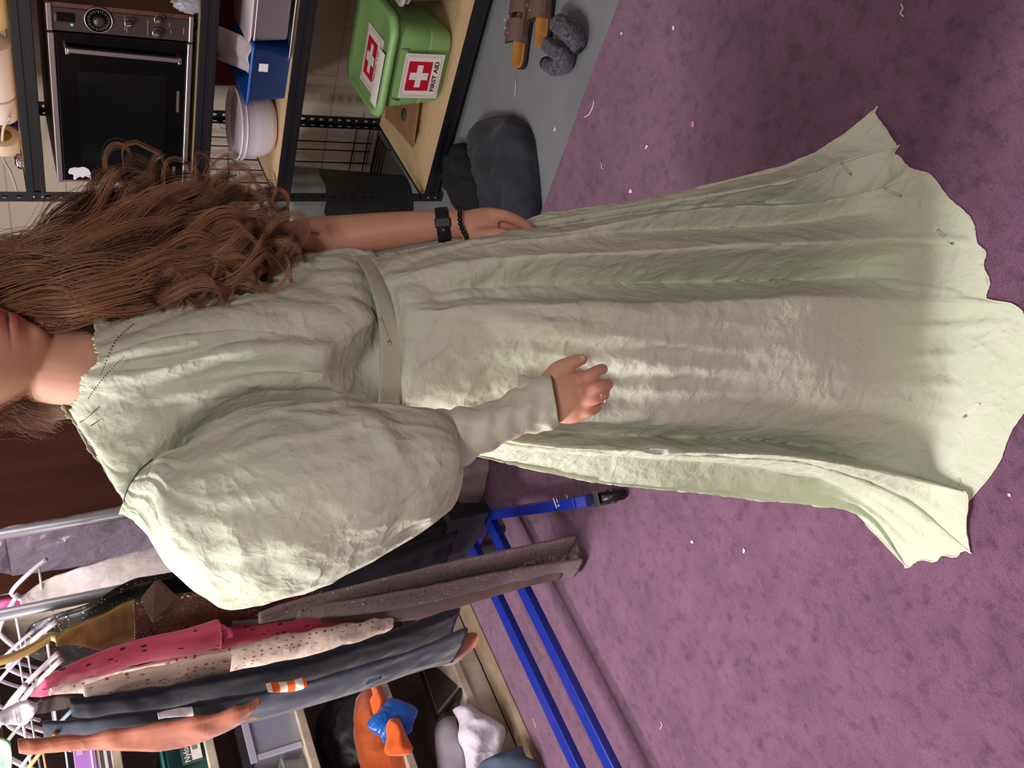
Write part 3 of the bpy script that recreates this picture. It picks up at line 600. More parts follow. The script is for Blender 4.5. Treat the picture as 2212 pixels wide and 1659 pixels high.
def sandal(c, ang, lab):
    t = thing('sandal', lab, 'sandal', (c[0], c[1], 0), 'pair of brown sandals'); ca, sa = math.cos(ang), math.sin(ang)
    def P(u, w, z): return (c[0]+u*ca-w*sa, c[1]+u*sa+w*ca, z)
    out = crc([(-.125, 0), (-.11, .028), (-.06, .032), (0, .034), (.06, .045), (.105, .036), (.128, .005), (.118, -.03), (.07, -.044), (0, -.034), (-.06, -.031), (-.11, -.027)], 48)
    def slab(s, z0, z1, rim=0):
        v = [P(*(out[k]*q), z) for q, z in ((s, z0), (s, z1), (s*.93, z1+rim)) for k in range(48)]
        return v, grid_faces(3, 48)+[tuple(range(48))[::-1], tuple(range(96, 144))]
    b = MB(); b.add(*slab(1.0, .001, .016)); b.obj('sole', M_sole, t)
    b = MB(); b.add(*slab(.98, .016, .026, -.003)); b.obj('footbed', M_cork, t)
    for (u0, u1, h) in ((-.048, .018, .050), (.036, .10, .044)):
        V = []; nu, nw = 8, 22
        for e in (0, .003):
            for i in range(nu):
                u = u0+(u1-u0)*i/(nu-1)
                for k in range(nw):
                    a = math.pi*(k/(nw-1)); hw = .038+.006*(u > .03); V.append(P(u+.006*math.sin(a*2), -hw*math.cos(a)*1.04, .018+(h-e)*math.sin(a)**.7))
        F = grid_faces(nu, nw, False); F += [tuple(q+nu*nw for q in f[::-1]) for f in F]
        mk('strap', V, F, M_leather, t)
        if u0 > 0: continue
        uc = (u0+u1)/2; b = MB(); pts = [P(uc+a, .012+w, .02+h*.97) for a, w in ((-.017, -.014), (.017, -.014), (.017, .016), (-.017, .016))]
        pts[2] = P(uc+.017, .026, .02+h*.86); pts[3] = P(uc-.017, .026, .02+h*.86)
        b.tube(pts, .0014, 6, closed=True); b.obj('buckle', M_brass, t)
    V = []; nu, nz2 = 14, 5                                       # side quarter between the straps
    for s in (-1, 1):
        for i in range(nu):
            u = -.03+.125*i/(nu-1)
            for k in range(nz2): V.append(P(u, s*(.036+.004*(u > .03)+.001*k), .018+.028*k/(nz2-1)))
    F = grid_faces(nu, nz2, False); F += [tuple(q+nu*nz2 for q in f) for f in F]; o = mk('side_quarter', V, F, M_leather, t); solid(o, .003)
p1 = at(1146, 62, z=0); p2 = at(1196, 8, z=0)
sandal((p1[0]+.02, p1[1]+.005), math.radians(292), 'brown leather sandal with worn tan footbed nearest the shelf')
sandal((p2[0]+.02, p2[1]+.01), math.radians(298), 'brown leather sandal partly under the grey socks')
M_sock = mat('heather_sock', (98, 98, 112), rough=.9, sheen=.1, var=(60, (40, 40, 50), .12, (1, 1, 5)), bumps=[('noise', 120, .6, .002)]); M_sockd = mat('black_sock_toe', (24, 24, 28), rough=.9)
def sock(pix, rad, lab, seed, z=.0):
    t = thing('sock', lab, 'sock', (*at(*pix[0], z=0)[:2], 0), 'rolled grey socks')
    P = crs([at(x, y, z=rad*.95+zz+z) for (x, y), zz in zip(pix, (0, .006, .01, .004, 0, 0, 0, 0, 0))], 40)
    v, f = tube_data(P, [rad*(.75+.35*math.sin(math.pi*min(1, .15+i/40))) for i in range(40)], 22)
    v = [np.array(p)+.005*np.array(noise.noise_vector(Vector(p)*38+Vector((seed, 0, 0)))) for p in v]; v = [(p[0], p[1], max(p[2], .002)) for p in v]
    mk('knit', v, f, M_sock, t)
    b = MB(); e = P[-1]+(P[-1]-P[-3])*.3; b.ball(e, rad*.82, 10, sc=(1, 1, .9)); b.v = [(p[0], p[1], max(p[2], .0015)) for p in b.v]; b.obj('toe', M_sockd, t)
sock([(1205, 52), (1222, 60), (1238, 75), (1246, 92), (1246, 98)], .029, 'grey heather sock rolled beside the sandals, nearer the carpet', 1)
sock([(1182, 96), (1205, 112), (1222, 126), (1212, 142), (1190, 146), (1180, 138)], .025, 'grey heather sock twisted in a ball at the end of the sandals', 2)
def cloth_heap(name, lab, cat, sts, m, hgt, seed, n=40, mm=50, ridge=.3):
    S = crs(np.array(sts, float), mm); V = []
    for i, s in enumerate(S):
        a = at(s[0], s[1], z=.0); b = at(s[2], s[3], z=.0)
        env = math.sin(math.pi*min(1, max(0.0, i/(mm-1)))*.96+.06)**.35
        for k in range(n):
            th = 2*math.pi*k/n; u = .5-.5*math.cos(th); p = a+(b-a)*u
            if th <= math.pi:
                h = hgt*env*abs(math.sin(th))**.45*(1+ridge*(1-abs(noise.noise(Vector((p[0]*9+seed, p[1]*9, 0))))*3)*1.1+ridge*.5*(1-abs(noise.noise(Vector((p[0]*22+seed, p[1]*22, 5))))*3))+.004
                p = p+.006*np.array(noise.noise_vector(Vector(p)*22+Vector((seed, 1, 0)))); p[2] = max(h+.004*noise.noise(Vector(p)*45), .003)
            else: p[2] = .002
            V.append(p)
    f = grid_faces(mm, n); f.append(tuple(range(n))[::-1]); f.append(tuple((mm-1)*n+k for k in range(n)))
    return tag(mk(name, V, f, m), lab, cat)
M_jean = mat('slate_denim', (40, 43, 54), rough=.9, sheen=.1, var=(30, (30, 33, 43), .3), bumps=[('noise', 260, .6, .001), ('noise', 14, .7, .012)])
M_blackc = mat('black_cotton', (17, 17, 22), rough=.95, bumps=[('crease', 12, .7, .012), ('noise', 25, .4, .006)])
cloth_heap('folded_trousers', 'folded dark slate trousers lying on the concrete beside the bare arm', 'trousers', [(1052, 262, 1112, 250), (1034, 282, 1145, 272), (1026, 310, 1158, 312), (1040, 345, 1164, 350), (1056, 400, 1170, 410), (1062, 460, 1172, 475), (1066, 530, 1170, 540), (1070, 580, 1160, 590)], M_jean, .06, 3, ridge=.3)
cloth_heap('black_cloth', 'crumpled black cloth beside the slate trousers near the shelf', 'cloth', [(995, 311, 1008, 309), (994, 325, 1024, 322), (975, 352, 1040, 345), (974, 395, 1056, 372), (985, 420, 1062, 405), (1000, 450, 1058, 440), (1015, 475, 1050, 468)], M_blackc, .05, 9)
# scraps and threads on carpet and concrete
M_scrap = mat('scrap_paper', (235, 215, 220), rough=.8); M_scrapp = mat('scrap_pink', (226, 130, 150), rough=.8); M_thr = mat('thread', (228, 214, 200), rough=.9)
for i, (x, y, s, pk) in enumerate([(1497, 268, .010, 1), (1397, 318, .009, 0), (1362, 413, .009, 0), (1455, 60, .007, 0), (1090, 43, .006, 0), (1495, 1170, .008, 0), (2181, 1069, .004, 0), (1607, 1190, .008, 0), (1199, 279, .011, 0), (1343, 72, .006, 0)]):
    p = at(x, y, z=.011 if x > 1210 else .002); b = MB(); a0 = i*1.7; k = [(math.cos(a0+q)*s*(.6+.4*math.sin(q*3+i)), math.sin(a0+q)*s*.8) for q in (0, 1.2, 2.6, 3.9, 5.1)]
    v = [(p[0]+a, p[1]+c_, p[2]+e) for e in (0, .0012) for a, c_ in k]; b.add(v, [(4, 3, 2, 1, 0), (5, 6, 7, 8, 9)]+[(q, (q+1) % 5, 5+(q+1) % 5, 5+q) for q in range(5)])
    tag(b.obj('paper_scrap', M_scrapp if pk else M_scrap, smooth=False), ['tiny pink paper scrap on the carpet between the shelf and the hem', 'small white paper scrap on the purple carpet off the skirt, upper one', 'small white paper scrap on the purple carpet touching distance from the skirt edge', 'tiny white fleck on carpet near the sandals', 'tiny white fleck on concrete beside the sandals', 'tiny pale fleck on open carpet on the clothes rack side, nearer the castor', 'tiny white fleck on carpet beside the skirt hem corner', 'tiny pale fleck on open carpet on the clothes rack side, nearer the hem', 'white paper scrap on the grey concrete beside the slate trousers', 'tiny white fleck at the carpet edge by the socks'][i], 'paper scrap', 'paper scraps on the floor')
for i, pts in enumerate([[(1283, 217), (1281, 230), (1276, 240), (1272, 247), (1262, 253)], [(1113, 172), (1114, 190), (1112, 209)], [(1296, 350), (1300, 356), (1299, 362), (1303, 364)], [(1152, 1552), (1155, 1562), (1158, 1572)], [(1427, 1558), (1430, 1566), (1426, 1575)], [(1946, 8), (1950, 18), (1945, 28), (1952, 36)]]):
    b = MB(); b.tube(crs([at(x, y, z=.0115 if x > 1140 else .0035) for x, y in pts], 16), .0013 if i else .0018, 5)
    tag(b.obj('loose_thread', M_thr), ['longest white loose thread, on carpet near the concrete edge', 'straight pale thread on the grey concrete', 'short curled thread on carpet beside the slate trousers', 'pale thread on carpet beside the blue rack rails', 'pale thread on open carpet past the blue rails', 'thin curled thread on carpet far from everything, near the frame edge'][i], 'thread', 'loose threads on the floor')
# ================================================================== bookcase of open cubbies on the left wall
M_case = mat('dirty_cream_laminate', (202, 190, 176), rough=.55, var=(9, (150, 130, 112), .16)); M_inside = mat('brown_grey_back', (92, 80, 78), rough=.8)
bk = thing('bookcase', 'low open cream bookcase with worn shelf edges behind the clothes racks', 'bookcase', (.8, 3.25, .012))
BX0, BX1, BY0, BY1 = -.35, 1.9, 3.06, 3.42
tops = [.125, .43, .755, 1.072, 1.355, 1.70]
for z in tops:
    b = MB(); b.box((BX0+.02, BY0, z-.03), (BX1-.02, BY1-.012, z)); bevel(b.obj('shelf_board', M_case, bk, smooth=False), .003)
for x in (BX0, .72, BX1-.02) if False else (BX0, BX1-.02):
    b = MB(); b.box((x, BY0, .012), (x+.02, BY1-.012, 1.70)); bevel(b.obj('side_panel', M_case, bk, smooth=False), .002)
b = MB(); b.box((BX0, BY1-.011, .012), (BX1, BY1, 1.70)); b.obj('back_panel', M_inside, bk, smooth=False)
b = MB(); b.box((BX0+.02, BY0+.01, .0125), (BX1-.02, BY0+.02, .095)); b.obj('kick_board', M_case, bk, smooth=False)
M_purp = mat('purple_card', (186, 130, 214), rough=.5)
t = thing('purple_box', 'bright purple cardboard box lying on the upper cubby shelf', 'box', (.98, 3.2, 1.4))
xa = at(150, 1606, Y=3.09)[0]
b = MB(); b.box((xa-.32, 3.085, 1.398), (xa, 3.36, 1.462)); bevel(b.obj('carton', M_purp, t, smooth=False), .003)
b = MB(); b.box((xa-.32, 3.0838, 1.408), (xa, 3.0848, 1.414)); b.obj('white_strip', M_lab, t, smooth=False)
b = MB(); b.box((xa-.05, 3.0838, 1.434), (xa-.012, 3.0848, 1.452)); b.obj('address_label', mat('lilac_label', (206, 180, 214), rough=.6), t, smooth=False)
for i, c in enumerate([(60, 56, 70), (214, 206, 200), (70, 66, 78), (220, 210, 190)]):
    b = MB(); z = 1.3555+i*.0105; b.box((xa-.30, 3.08+.004*i, z), (xa-.01-.01*(i % 2), 3.34, z+.0095)); o = b.obj('magazine', mat('magazine_%d' % i, c, rough=.5), smooth=False)
    tag(o, ['dark magazine at the bottom of the pile under the purple box', 'pale magazine second from the bottom under the purple box', 'dark magazine third in the pile under the purple box', 'pale magazine directly under the purple box'][i], 'magazine', 'magazines under the purple box')
M_teal = mat('teal_plastic', (36, 112, 108), rough=.35, spec=.5, alpha=.93)
t = thing('plastic_tub', 'teal plastic tub with a dark and white bar code label on the cubby shelf', 'tub', (.95, 3.2, 1.073))
xt = at(420, 1577, Y=3.09)[0]
b = MB(); tub(b, (xt-.165, 3.22), .15, .125, 1.073, 1.195, .03, flare=.01, close=False); b.obj('tub', M_teal, t)
b = MB(); tub(b, (xt-.165, 3.22), .164, .139, 1.1955, 1.208, .035, flare=.003, close=True); b.obj('lid', M_teal, t)
lcx, lz = at(412, 1622, Y=3.083)[[0, 2]]
XD = np.array([1., 0, 0]); ZD = np.array([0, 0, 1.])
b = MB(); quadplate(b, (lcx, 3.083, lz), XD, ZD, .085, .066, .001); L_ = b.obj('label', mat('label_grey_green', (70, 84, 78), rough=.5), t, smooth=False)
b = MB(); quadplate(b, (lcx+.004, 3.083, lz-.016), XD, ZD, .074, .032, .001, off=.001); b.obj('label_white_panel', M_lab, L_, smooth=False)
b = MB()
for k in range(14): quadplate(b, (lcx+.002+.0026*k, 3.083, lz-.014), XD, ZD, .0011 if k % 3 else .0018, .018, .0004, off=.0022)
b.obj('bar_code', mat('barcode_ink', (90, 84, 84), rough=.6), L_, smooth=False)
text('lettering', 'Nylon', .026, (lcx-.004, 3.081, lz+.014), XD, ZD, M_lab, L_, bold=.0003)
t = thing('storage_box', 'clear plastic drawer box holding blue fabric in the middle cubby', 'drawer box', (1.05, 3.2, .756))
c0 = at(560, 1545, Y=3.1)
xr = at(600, 1480, Y=3.1)[0]; xl = at(600, 1632, Y=3.1)[0]; ztop = at(528, 1600, Y=3.1)[2]
b = MB(); b.box((xl, 3.09, .756), (xr+.1, 3.094, ztop-.02)); b.box((xl, 3.094, .756), (xl+.004, 3.38, ztop-.02)); b.box((xr+.096, 3.094, .756), (xr+.1, 3.38, ztop-.02)); b.box((xl+.004, 3.094, .756), (xr+.096, 3.38, .76)); b.box((xl+.004, 3.376, .76), (xr+.096, 3.38, ztop-.02)); b.obj('box', mat('clear_box', (190, 190, 205), rough=.2, alpha=.35, spec=.6), t, smooth=False)
b = MB(); b.box((xl-.006, 3.082, ztop-.025), (xr+.106, 3.092, ztop)); b.box((xl-.002, 3.084, .7565), (xl+.02, 3.0895, ztop-.026)); bevel(b.obj('front_rim', mat('box_rim', (176, 176, 192), rough=.3), t, smooth=False), .003)
lump('blue_fabric', mat('royal_blue_cloth', (44, 50, 130), rough=.8), ((xl+xr)/2+.06, 3.22, .7615), (.09, .085, .14), 4, amp=.25, n=3, label='folded royal blue fabric inside the clear drawer box', cat='fabric')
t = thing('clear_tray', 'shallow clear plastic tray leaning in the middle cubby left of the drawer box', 'tray', (.75, 3.2, .756))
b = MB(); tub(b, (xl-.19, 3.22), .16, .12, .7565, .84, .02, flare=.012); b.obj('tray', mat('clear_tray_plastic', (170, 168, 170), rough=.25, alpha=.4, spec=.6), t)
M_dk = mat('dark_nylon', (34, 32, 40), rough=.5, bumps=[('noise', 14, .5, .01)])
lump('dark_bag', M_dk, (1.16, 3.24, .431), (.17, .13, .235), 12, amp=.25, n=3, label='dark nylon bag slumped in the cubby behind the orange clothes', cat='bag')
lump('dark_clothing', mat('charcoal_jersey', (46, 42, 50), rough=.9), (.84, 3.22, .431), (.11, .13, .16), 13, amp=.3, n=3, label='charcoal clothing bundle at the far end beside the orange fleece', cat='clothing')
M_or = mat('orange_fleece', (222, 92, 14), rough=.9, sheen=.4, bumps=[('crease', 9, .5, .010), ('noise', 120, .5, .002)])
M_or2 = mat('rust_orange_fleece', (178, 78, 22), rough=.9, sheen=.4, bumps=[('crease', 9, .5, .010), ('noise', 120, .5, .002)])
M_sat = mat('blue_satin', (8, 92, 186), rough=.28, spec=.6, sheen=.2, bumps=[('crease', 12, .7, .010), ('noise', 22, .5, .008)])
def rag(name, lab, cat, m, outl, Y0, thick, seed, mm=26, n=26, fold=.012, m2=None):
    """a draped piece of cloth: outline traced in a vertical plane, given real thickness and folds"""
    S = crs(np.array(outl, float), mm); V = []
    for i, s in enumerate(S):
        a = at(s[0], s[1], Y=Y0); b = at(s[2], s[3], Y=Y0); c = (a+b)/2; h = (b-a)/2
        e = max(.12, math.sin(math.pi*(i+.35)/(mm-.3)))**.5
        for k in range(n):
            th = 2*math.pi*k/n; p = c+h*math.cos(th); p = p+np.array([0, -1, 0])*(thick*e*math.sin(th))
            dd = (1-abs(noise.noise(Vector((p[0]*11+seed, p[2]*11, seed))))*2.6); p = p+np.array([.3*math.cos(th), -math.sin(th), .3])*dd*fold*e
            V.append(p)
    f = grid_faces(mm, n); f.append(tuple(range(n))[::-1]); f.append(tuple((mm-1)*n+k for k in range(n)))
    o = mk(name, V, f, m); subd(o, 1); return tag(o, lab, cat)
rag('orange_fleece', 'rust orange fleece bundle lying in the lower cubby', 'clothing', M_or2, [(770, 1505, 800, 1482), (764, 1540, 820, 1508), (764, 1580, 838, 1545), (770, 1620, 880, 1592), (778, 1655, 892, 1630), (782, 1690, 890, 1690)], 3.12, .055, 5)
rag('orange_fleece', 'bright orange fleece piece standing against the shelf edge above the blue satin', 'clothing', M_or, [(800, 1478, 820, 1480), (806, 1498, 832, 1508), (798, 1515, 836, 1520), (800, 1535, 830, 1530), (806, 1550, 822, 1545)], 3.07, .03, 7)
rag('blue_satin', 'shiny blue satin garment hanging between the orange fleece pieces', 'clothing', M_sat, [(838, 1508, 862, 1512), (822, 1530, 898, 1528), (800, 1550, 902, 1545), (793, 1568, 893, 1570), (822, 1590, 885, 1585), (826, 1604, 834, 1603)], 3.045, .02, 9)
rag('orange_fleece', 'bright orange fleece sleeve hanging down over the shelf edge', 'clothing', M_or, [(842, 1552, 862, 1552), (834, 1568, 872, 1570), (834, 1595, 880, 1595), (830, 1620, 892, 1618), (838, 1632, 886, 1630)], 3.02, .025, 11)
t = thing('picture_frame', 'black picture frame with grey mount leaning in the bottom cubby', 'picture frame', (1.2, 3.2, .126))
M_blkw = mat('black_frame_wood', (16, 14, 16), rough=.3); fp = [at(905, 1437, Y=3.30), at(944, 1556, Y=3.075), at(1001, 1485, Y=3.08), at(982, 1400, Y=3.28)]
fp = [np.array(p) for p in fp]; fp[3] = fp[2]+(fp[0]-fp[1]); 
b = MB()
for i in range(4): b.bar(fp[i], fp[(i+1) % 4], .014, .014, up=nrm(np.cross(fp[1]-fp[0], fp[2]-fp[1])))
b.obj('frame', M_blkw, t, smooth=False); fcn = sum(fp)/4; nn_ = nrm(np.cross(fp[1]-fp[0], fp[2]-fp[1]))
for s, nm, m_ in ((.97, 'mount', mat('grey_mount', (120, 112, 110), rough=.7)), (.80, 'picture', mat('dark_photo', (40, 38, 42), rough=.2, var=(6, (64, 56, 50), .25)))):
    o_ = [fcn+(p-fcn)*s-nn_*(.002 if s > .9 else .0) for p in fp]; sg = .0 if s > .9 else (-.004 if nn_[1] > 0 else .004)
    o_ = [p+nn_*sg for p in o_]; mk(nm, o_+[p+nn_*.002 for p in o_], [(0, 1, 2, 3), (7, 6, 5, 4), (0, 4, 5, 1), (1, 5, 6, 2), (2, 6, 7, 3), (3, 7, 4, 0)], m_, t, smooth=False)
M_whc = mat('white_cotton', (214, 206, 220), rough=.9, sheen=.2, bumps=[('crease', 10, .7, .010), ('noise', 60, .3, .003)]); M_whg = mat('grey_white_towel', (176, 166, 178), rough=.95, sheen=.4, bumps=[('crease', 12, .4, .006), ('noise', 160, .6, .002)])
rag('white_cloth', 'rolled grey-white towel in the bottom cubby beside the picture frame', 'towel', M_whg, [(948, 1552, 985, 1548), (940, 1575, 990, 1575), (942, 1610, 1000, 1610), (945, 1645, 1010, 1645), (946, 1690, 1010, 1690)], 3.14, .05, 15)
rag('white_cloth', 'crumpled white shirt spilling out of the bottom cubby', 'clothing', M_whc, [(976, 1530, 1020, 1522), (988, 1548, 1040, 1545), (992, 1568, 1085, 1570), (990, 1590, 1095, 1586), (1000, 1620, 1088, 1615), (1006, 1650, 1080, 1640), (1010, 1690, 1060, 1680)], 3.04, .055, 17, fold=.02)
rag('denim_cloth', 'faded blue denim garment hanging at the frame edge before the bookcase', 'clothing', mat('faded_denim', (84, 102, 122), rough=.9, bumps=[('noise', 200, .5, .001)]), [(1118, 1613, 1128, 1614), (1070, 1630, 1140, 1640), (1040, 1645, 1165, 1652), (1030, 1662, 1170, 1668), (1020, 1700, 1180, 1700)], 2.93, .04, 19)
# ================================================================== clothes racks
M_rackb = mat('blue_enamel', (22, 44, 146), rough=.3, spec=.5, coat=.3); M_steel = mat('grey_steel_tube', (142, 142, 152), rough=.38, metal=.25, spec=.7)
M_rub = mat('black_rubber', (18, 18, 20), rough=.35, spec=.5); M_zinc = mat('zinc_plate', (120, 112, 110), rough=.35, metal=.8)
ZR = 1.78
def rack(lab, ybar, xr, xl, foot, yfoot, zbar=.12):
    t = thing('garment_rack', lab, 'clothes rack', ((xr+xl)/2, ybar, 0))
    b = MB(); b.bar((xl, ybar, zbar), (xr, ybar, zbar), .05, .028); bevel(b.obj('base_rail', M_rackb, t, smooth=False), .004)
    for x in (xr, xl):
        sgn = 1
        q0 = np.array([x+.02, ybar+.35, zbar+.0]); q1 = np.array([x, ybar, zbar]); q2 = np.array([x+foot, yfoot, zbar+.0])
        g = MB(); g.bar(q1+nrm(q2-q1)*-.02, q2, .034, .05); leg = bevel(g.obj('leg', M_rackb, t, smooth=False), .004)
        g = MB(); d = nrm(q2-q1); g.bar(q2-d*.005, q2+d*.035+np.array([0, 0, -.012]), .036, .046); bevel(g.obj('end_cap', M_rackb, leg, smooth=False), .004)
        g = MB(); g.bar(q1, q0, .034, .05); leg2 = bevel(g.obj('leg', M_rackb, t, smooth=False), .004)
        for q, lg, dd in ((q2+d*.02, leg, d), (q0, leg2, -d)):
            c = np.array([q[0], q[1], .046])+dd*.03
            side = nrm(np.cross(dd, (0, 0, 1))); g = MB()
            g.lathe([(.016, -.014), (.036, -.016), (.043, -.012), (.0455, -.004), (.0455, .004), (.043, .012), (.036, .016), (.016, .014)], c, 30, axis=side); g.v = [(p[0], p[1], max(p[2], .0095)) for p in g.v]
            wh = g.obj('castor', M_rub, t)
            g = MB(); g.lathe([(.0, -.022), (.011, -.022), (.013, -.019), (.013, .019), (.011, .022), (0, .022)], c, 16, axis=side)
            for s in (-1, 1): g.bar(c+side*.02*s+np.array([0, 0, -.006]), c+side*.02*s-dd*.022+np.array([0, 0, .052]), .003, .03, up=dd)
            g.bar(c+np.array([0, 0, .053])-dd*.045, c+np.array([0, 0, .053])+dd*.012, .044, .003)
            bevel(g.obj('castor_fork', M_zinc, wh, smooth=False), .001)
    for x in (xr, xl):
        g = MB(); g.tube([(x, ybar, zbar), (x, ybar, ZR-.04)], .0165, 20); g.obj('upright', M_steel, t)
    g = MB(); g.tube([(xl-.03, ybar, ZR), (xr+.03, ybar, ZR)], .0165, 20); g.obj('hanging_rail', M_steel, t)
    for x in (xr, xl): g = MB(); g.lathe([(.018, -.05), (.022, -.048), (.022, .02), (.018, .024), (0, .024)], (x, ybar, ZR-.0), 20); g.obj('rail_socket', M_rub, t)
    return t
ra = rack('blue based garment rack nearer the camera, with castor foot beside the skirt', 2.31, 1.43, -.02, -.335, 1.80)
rb = rack('blue based garment rack behind the nearer one', 2.50, 1.83, .25, -.34, 2.02)
# marks on the blue leg
lp = at(1216, 1085, z=.146); lg = at(1236, 1070, z=.146)
b = MB(); o1, o2 = at(1195, 1076, z=.1465), at(1203, 1098, z=.1465); b.bar(o1, o2, .004, .0008); b.bar(at(1202, 1078, z=.1465), at(1205, 1086, z=.1465), .003, .0008); b.lathe([(.0035, 0), (.0035, .0006), (0, .0006)], at(1207, 1092, z=.1462), 10)
b.obj('white_marking', M_lab, ra, smooth=False)
b = MB(); b.lathe([(.011, 0), (.0105, .003), (.007, .004), (0, .004)], at(1224, 1072, z=.1455), 24); b.obj('bolt_cap', mat('bolt_cap', (90, 92, 88), rough=.3, metal=.6), ra)
# ---- garments: near edge traced, real width front to back, hung on the rails
def garment(name, lab, cat, m, st, Y0, dep=.40, folds=(9, .10), seed=0, n=64, mm=60, fine=.003, grp=None, shoulders=True, parent=None, solidt=None, spread=None):
    S = crs(np.array([s[:3] for s in st], float), mm); V = []
    def full(u): return dep*(min(1, .16+3.2*u) if shoulders else 1)*(1 if spread is None else 1+spread*u)
    def place(s, d, u):      # front corner on the near edge, back corner on the far edge
        Ye = Y0 if not shoulders else Y0+dep*.5-d*.5
        a = at(s[0], s[1], Y=Ye); b = at(s[0], s[2], Y=Ye+d*.8); return a, b, Ye
    Ds = []
    for i, s in enumerate(S):
        u = i/(mm-1); d = full(u)
        for q in range(14):
            a, b, Ye = place(s, d, u)
            if a[0]-b[0] > .016: break
            d *= .84
        Ds.append(d)
    Ds = np.array(Ds); Ds = np.convolve(np.pad(Ds, 4, 'edge'), np.ones(9)/9, 'valid')
    for i, s in enumerate(S):
        u = i/(mm-1); d = dep*(min(1, .16+3.2*u) if shoulders else 1)*(1 if spread is None else 1+spread*u)
        d = Ds[i]; a, b, Ye = place(s, d, u); yc = Ye+d*.5; hx = max(a[0]-b[0], .010)/2+.002; c = np.array([a[0]-hx, 0, a[2]]); z = c[2]
        for k in range(n):
            th = 2*math.pi*k/n; cx_ = math.cos(th); sy = math.sin(th)
            rr = 1+folds[1]*math.cos(folds[0]*th+seed+1.2*math.sin(2*u+seed)+.8*math.sin(3*th))*min(1, .3+u)
            x = c[0]+hx*np.sign(cx_)*abs(cx_)**.75*rr; y = yc+d*.5*sy*(1+.03*math.cos(folds[0]*th))
            p = Vector((x, y, z)); q = fine*(1-abs(noise.noise(p*13+Vector((seed, 0, 0))))*2.5)
            V.append((x+q*cx_, y-q*abs(sy)+(0), z+.0))
    f = grid_faces(mm, n); f.append(tuple(range(n))[::-1]); f.append(tuple((mm-1)*n+k for k in range(n)))
    o = mk(name, V, f, m, parent)
    return tag(o, lab, cat, grp) if cat else o
M_plast = mat('garment_bag_plastic', (128, 116, 134), rough=.32, spec=.6, bumps=[('crease', 11, .8, .010), ('noise', 14, .9, .012), ('noise', 60, .4, .003)])
garment('garment_bag', 'grey translucent garment bag at the far end of the racks against the wooden door', 'garment bag', M_plast, [(-60, 1150, 1250), (0, 1133, 1236), (20, 1129, 1230), (120, 1112, 1218), (270, 1085, 1192), (420, 1050, 1165), (620, 1010, 1130)], 2.62, .34, (7, .08), 2, fine=.006)
M_gown = mat('sheer_cream_organza', (226, 212, 214), rough=.5, sheen=.4, bumps=[('crease', 8, .6, .010), ('noise', 12, .7, .012)]); M_lace = mat('cream_lace', (236, 226, 210), rough=.8, bumps=[('noise', 90, 1.0, .004)])
gw = garment('white_gown', 'long cream-white gown with lace hem hanging behind the puffed sleeve', 'gown', M_gown, [(42, 1290, 1315), (100, 1248, 1298), (200, 1212, 1284), (330, 1175, 1262), (500, 1120, 1225), (700, 1050, 1190), (900, 1000, 1165), (1010, 975, 1140), (1120, 965, 1118)], 2.40, .30, (8, .14), 4, fine=.005, spread=.6)
V = []; nr, nc = 10, 120
a = at(1110, 965, Y=2.40); b_ = at(1110, 1118, Y=2.40); cxm = (a[0]+b_[0])/2; hx = abs(a[0]-b_[0])/2
for i in range(nr):
    u = i/(nr-1)
    for k in range(nc):
        th = 2*math.pi*k/nc; rr = 1.02+.05*math.sin(th*19)*u+.06*math.cos(8*th+4)+.05*u
        zz = (a[2]+b_[2])/2+.03-.085*u-(.016*abs(math.sin(th*8)) if i == nr-1 else 0)
        V.append((cxm+hx*np.sign(math.cos(th))*abs(math.cos(th))**.75*rr, 2.40+.24*1+.24*math.sin(th)*rr, zz))
mk('lace_hem', V, grid_faces(nr, nc), M_lace, gw)
M_hot = mat('hot_pink_satin', (200, 44, 140), rough=.45, sheen=.3)
garment('pink_garment', 'hot pink garment tip peeking out above the cream gown', 'garment', M_hot, [(-30, 1300, 1320), (5, 1290, 1330), (40, 1283, 1322), (80, 1276, 1290), (95, 1274, 1280)], 2.55, .14, (3, .1), 3)
M_seq = mat('black_sequins', (14, 14, 18), rough=.4, spec=.6, sparkle=(260, .965, (235, 230, 240)))
garment('sequin_dress', 'long black dress with sequined bodice beside the gold dress', 'dress', M_seq, [(45, 1385, 1400), (70, 1340, 1420), (140, 1312, 1430), (200, 1290, 1430), (280, 1240, 1400), (330, 1232, 1390), (430, 1215, 1360)], 2.20, .34, (6, .12), 6, spread=.2)
M_bk = mat('black_crepe', (16, 16, 20), rough=.55, sheen=.15, bumps=[('noise', 10, .5, .012)]); M_bk2 = mat('blue_black_wool', (20, 20, 28), rough=.8, bumps=[('noise', 10, .5, .012)])
garment('black_dress', 'long black dress whose hem ends behind the bottom of the puffed sleeve', 'dress', M_bk, [(300, 1240, 1380), (420, 1215, 1360), (600, 1180, 1330), (760, 1150, 1270), (900, 1115, 1230), (965, 1098, 1200)], 2.27, .34, (7, .15), 8, shoulders=False, fine=.006)
garment('black_skirt', 'black wool skirt hanging above the blue castor leg', 'skirt', M_bk2, [(330, 1300, 1392), (420, 1290, 1400), (560, 1262, 1372), (700, 1225, 1330), (860, 1170, 1290), (985, 1140, 1240)], 2.20, .34, (7, .15), 9, shoulders=False, fine=.006)
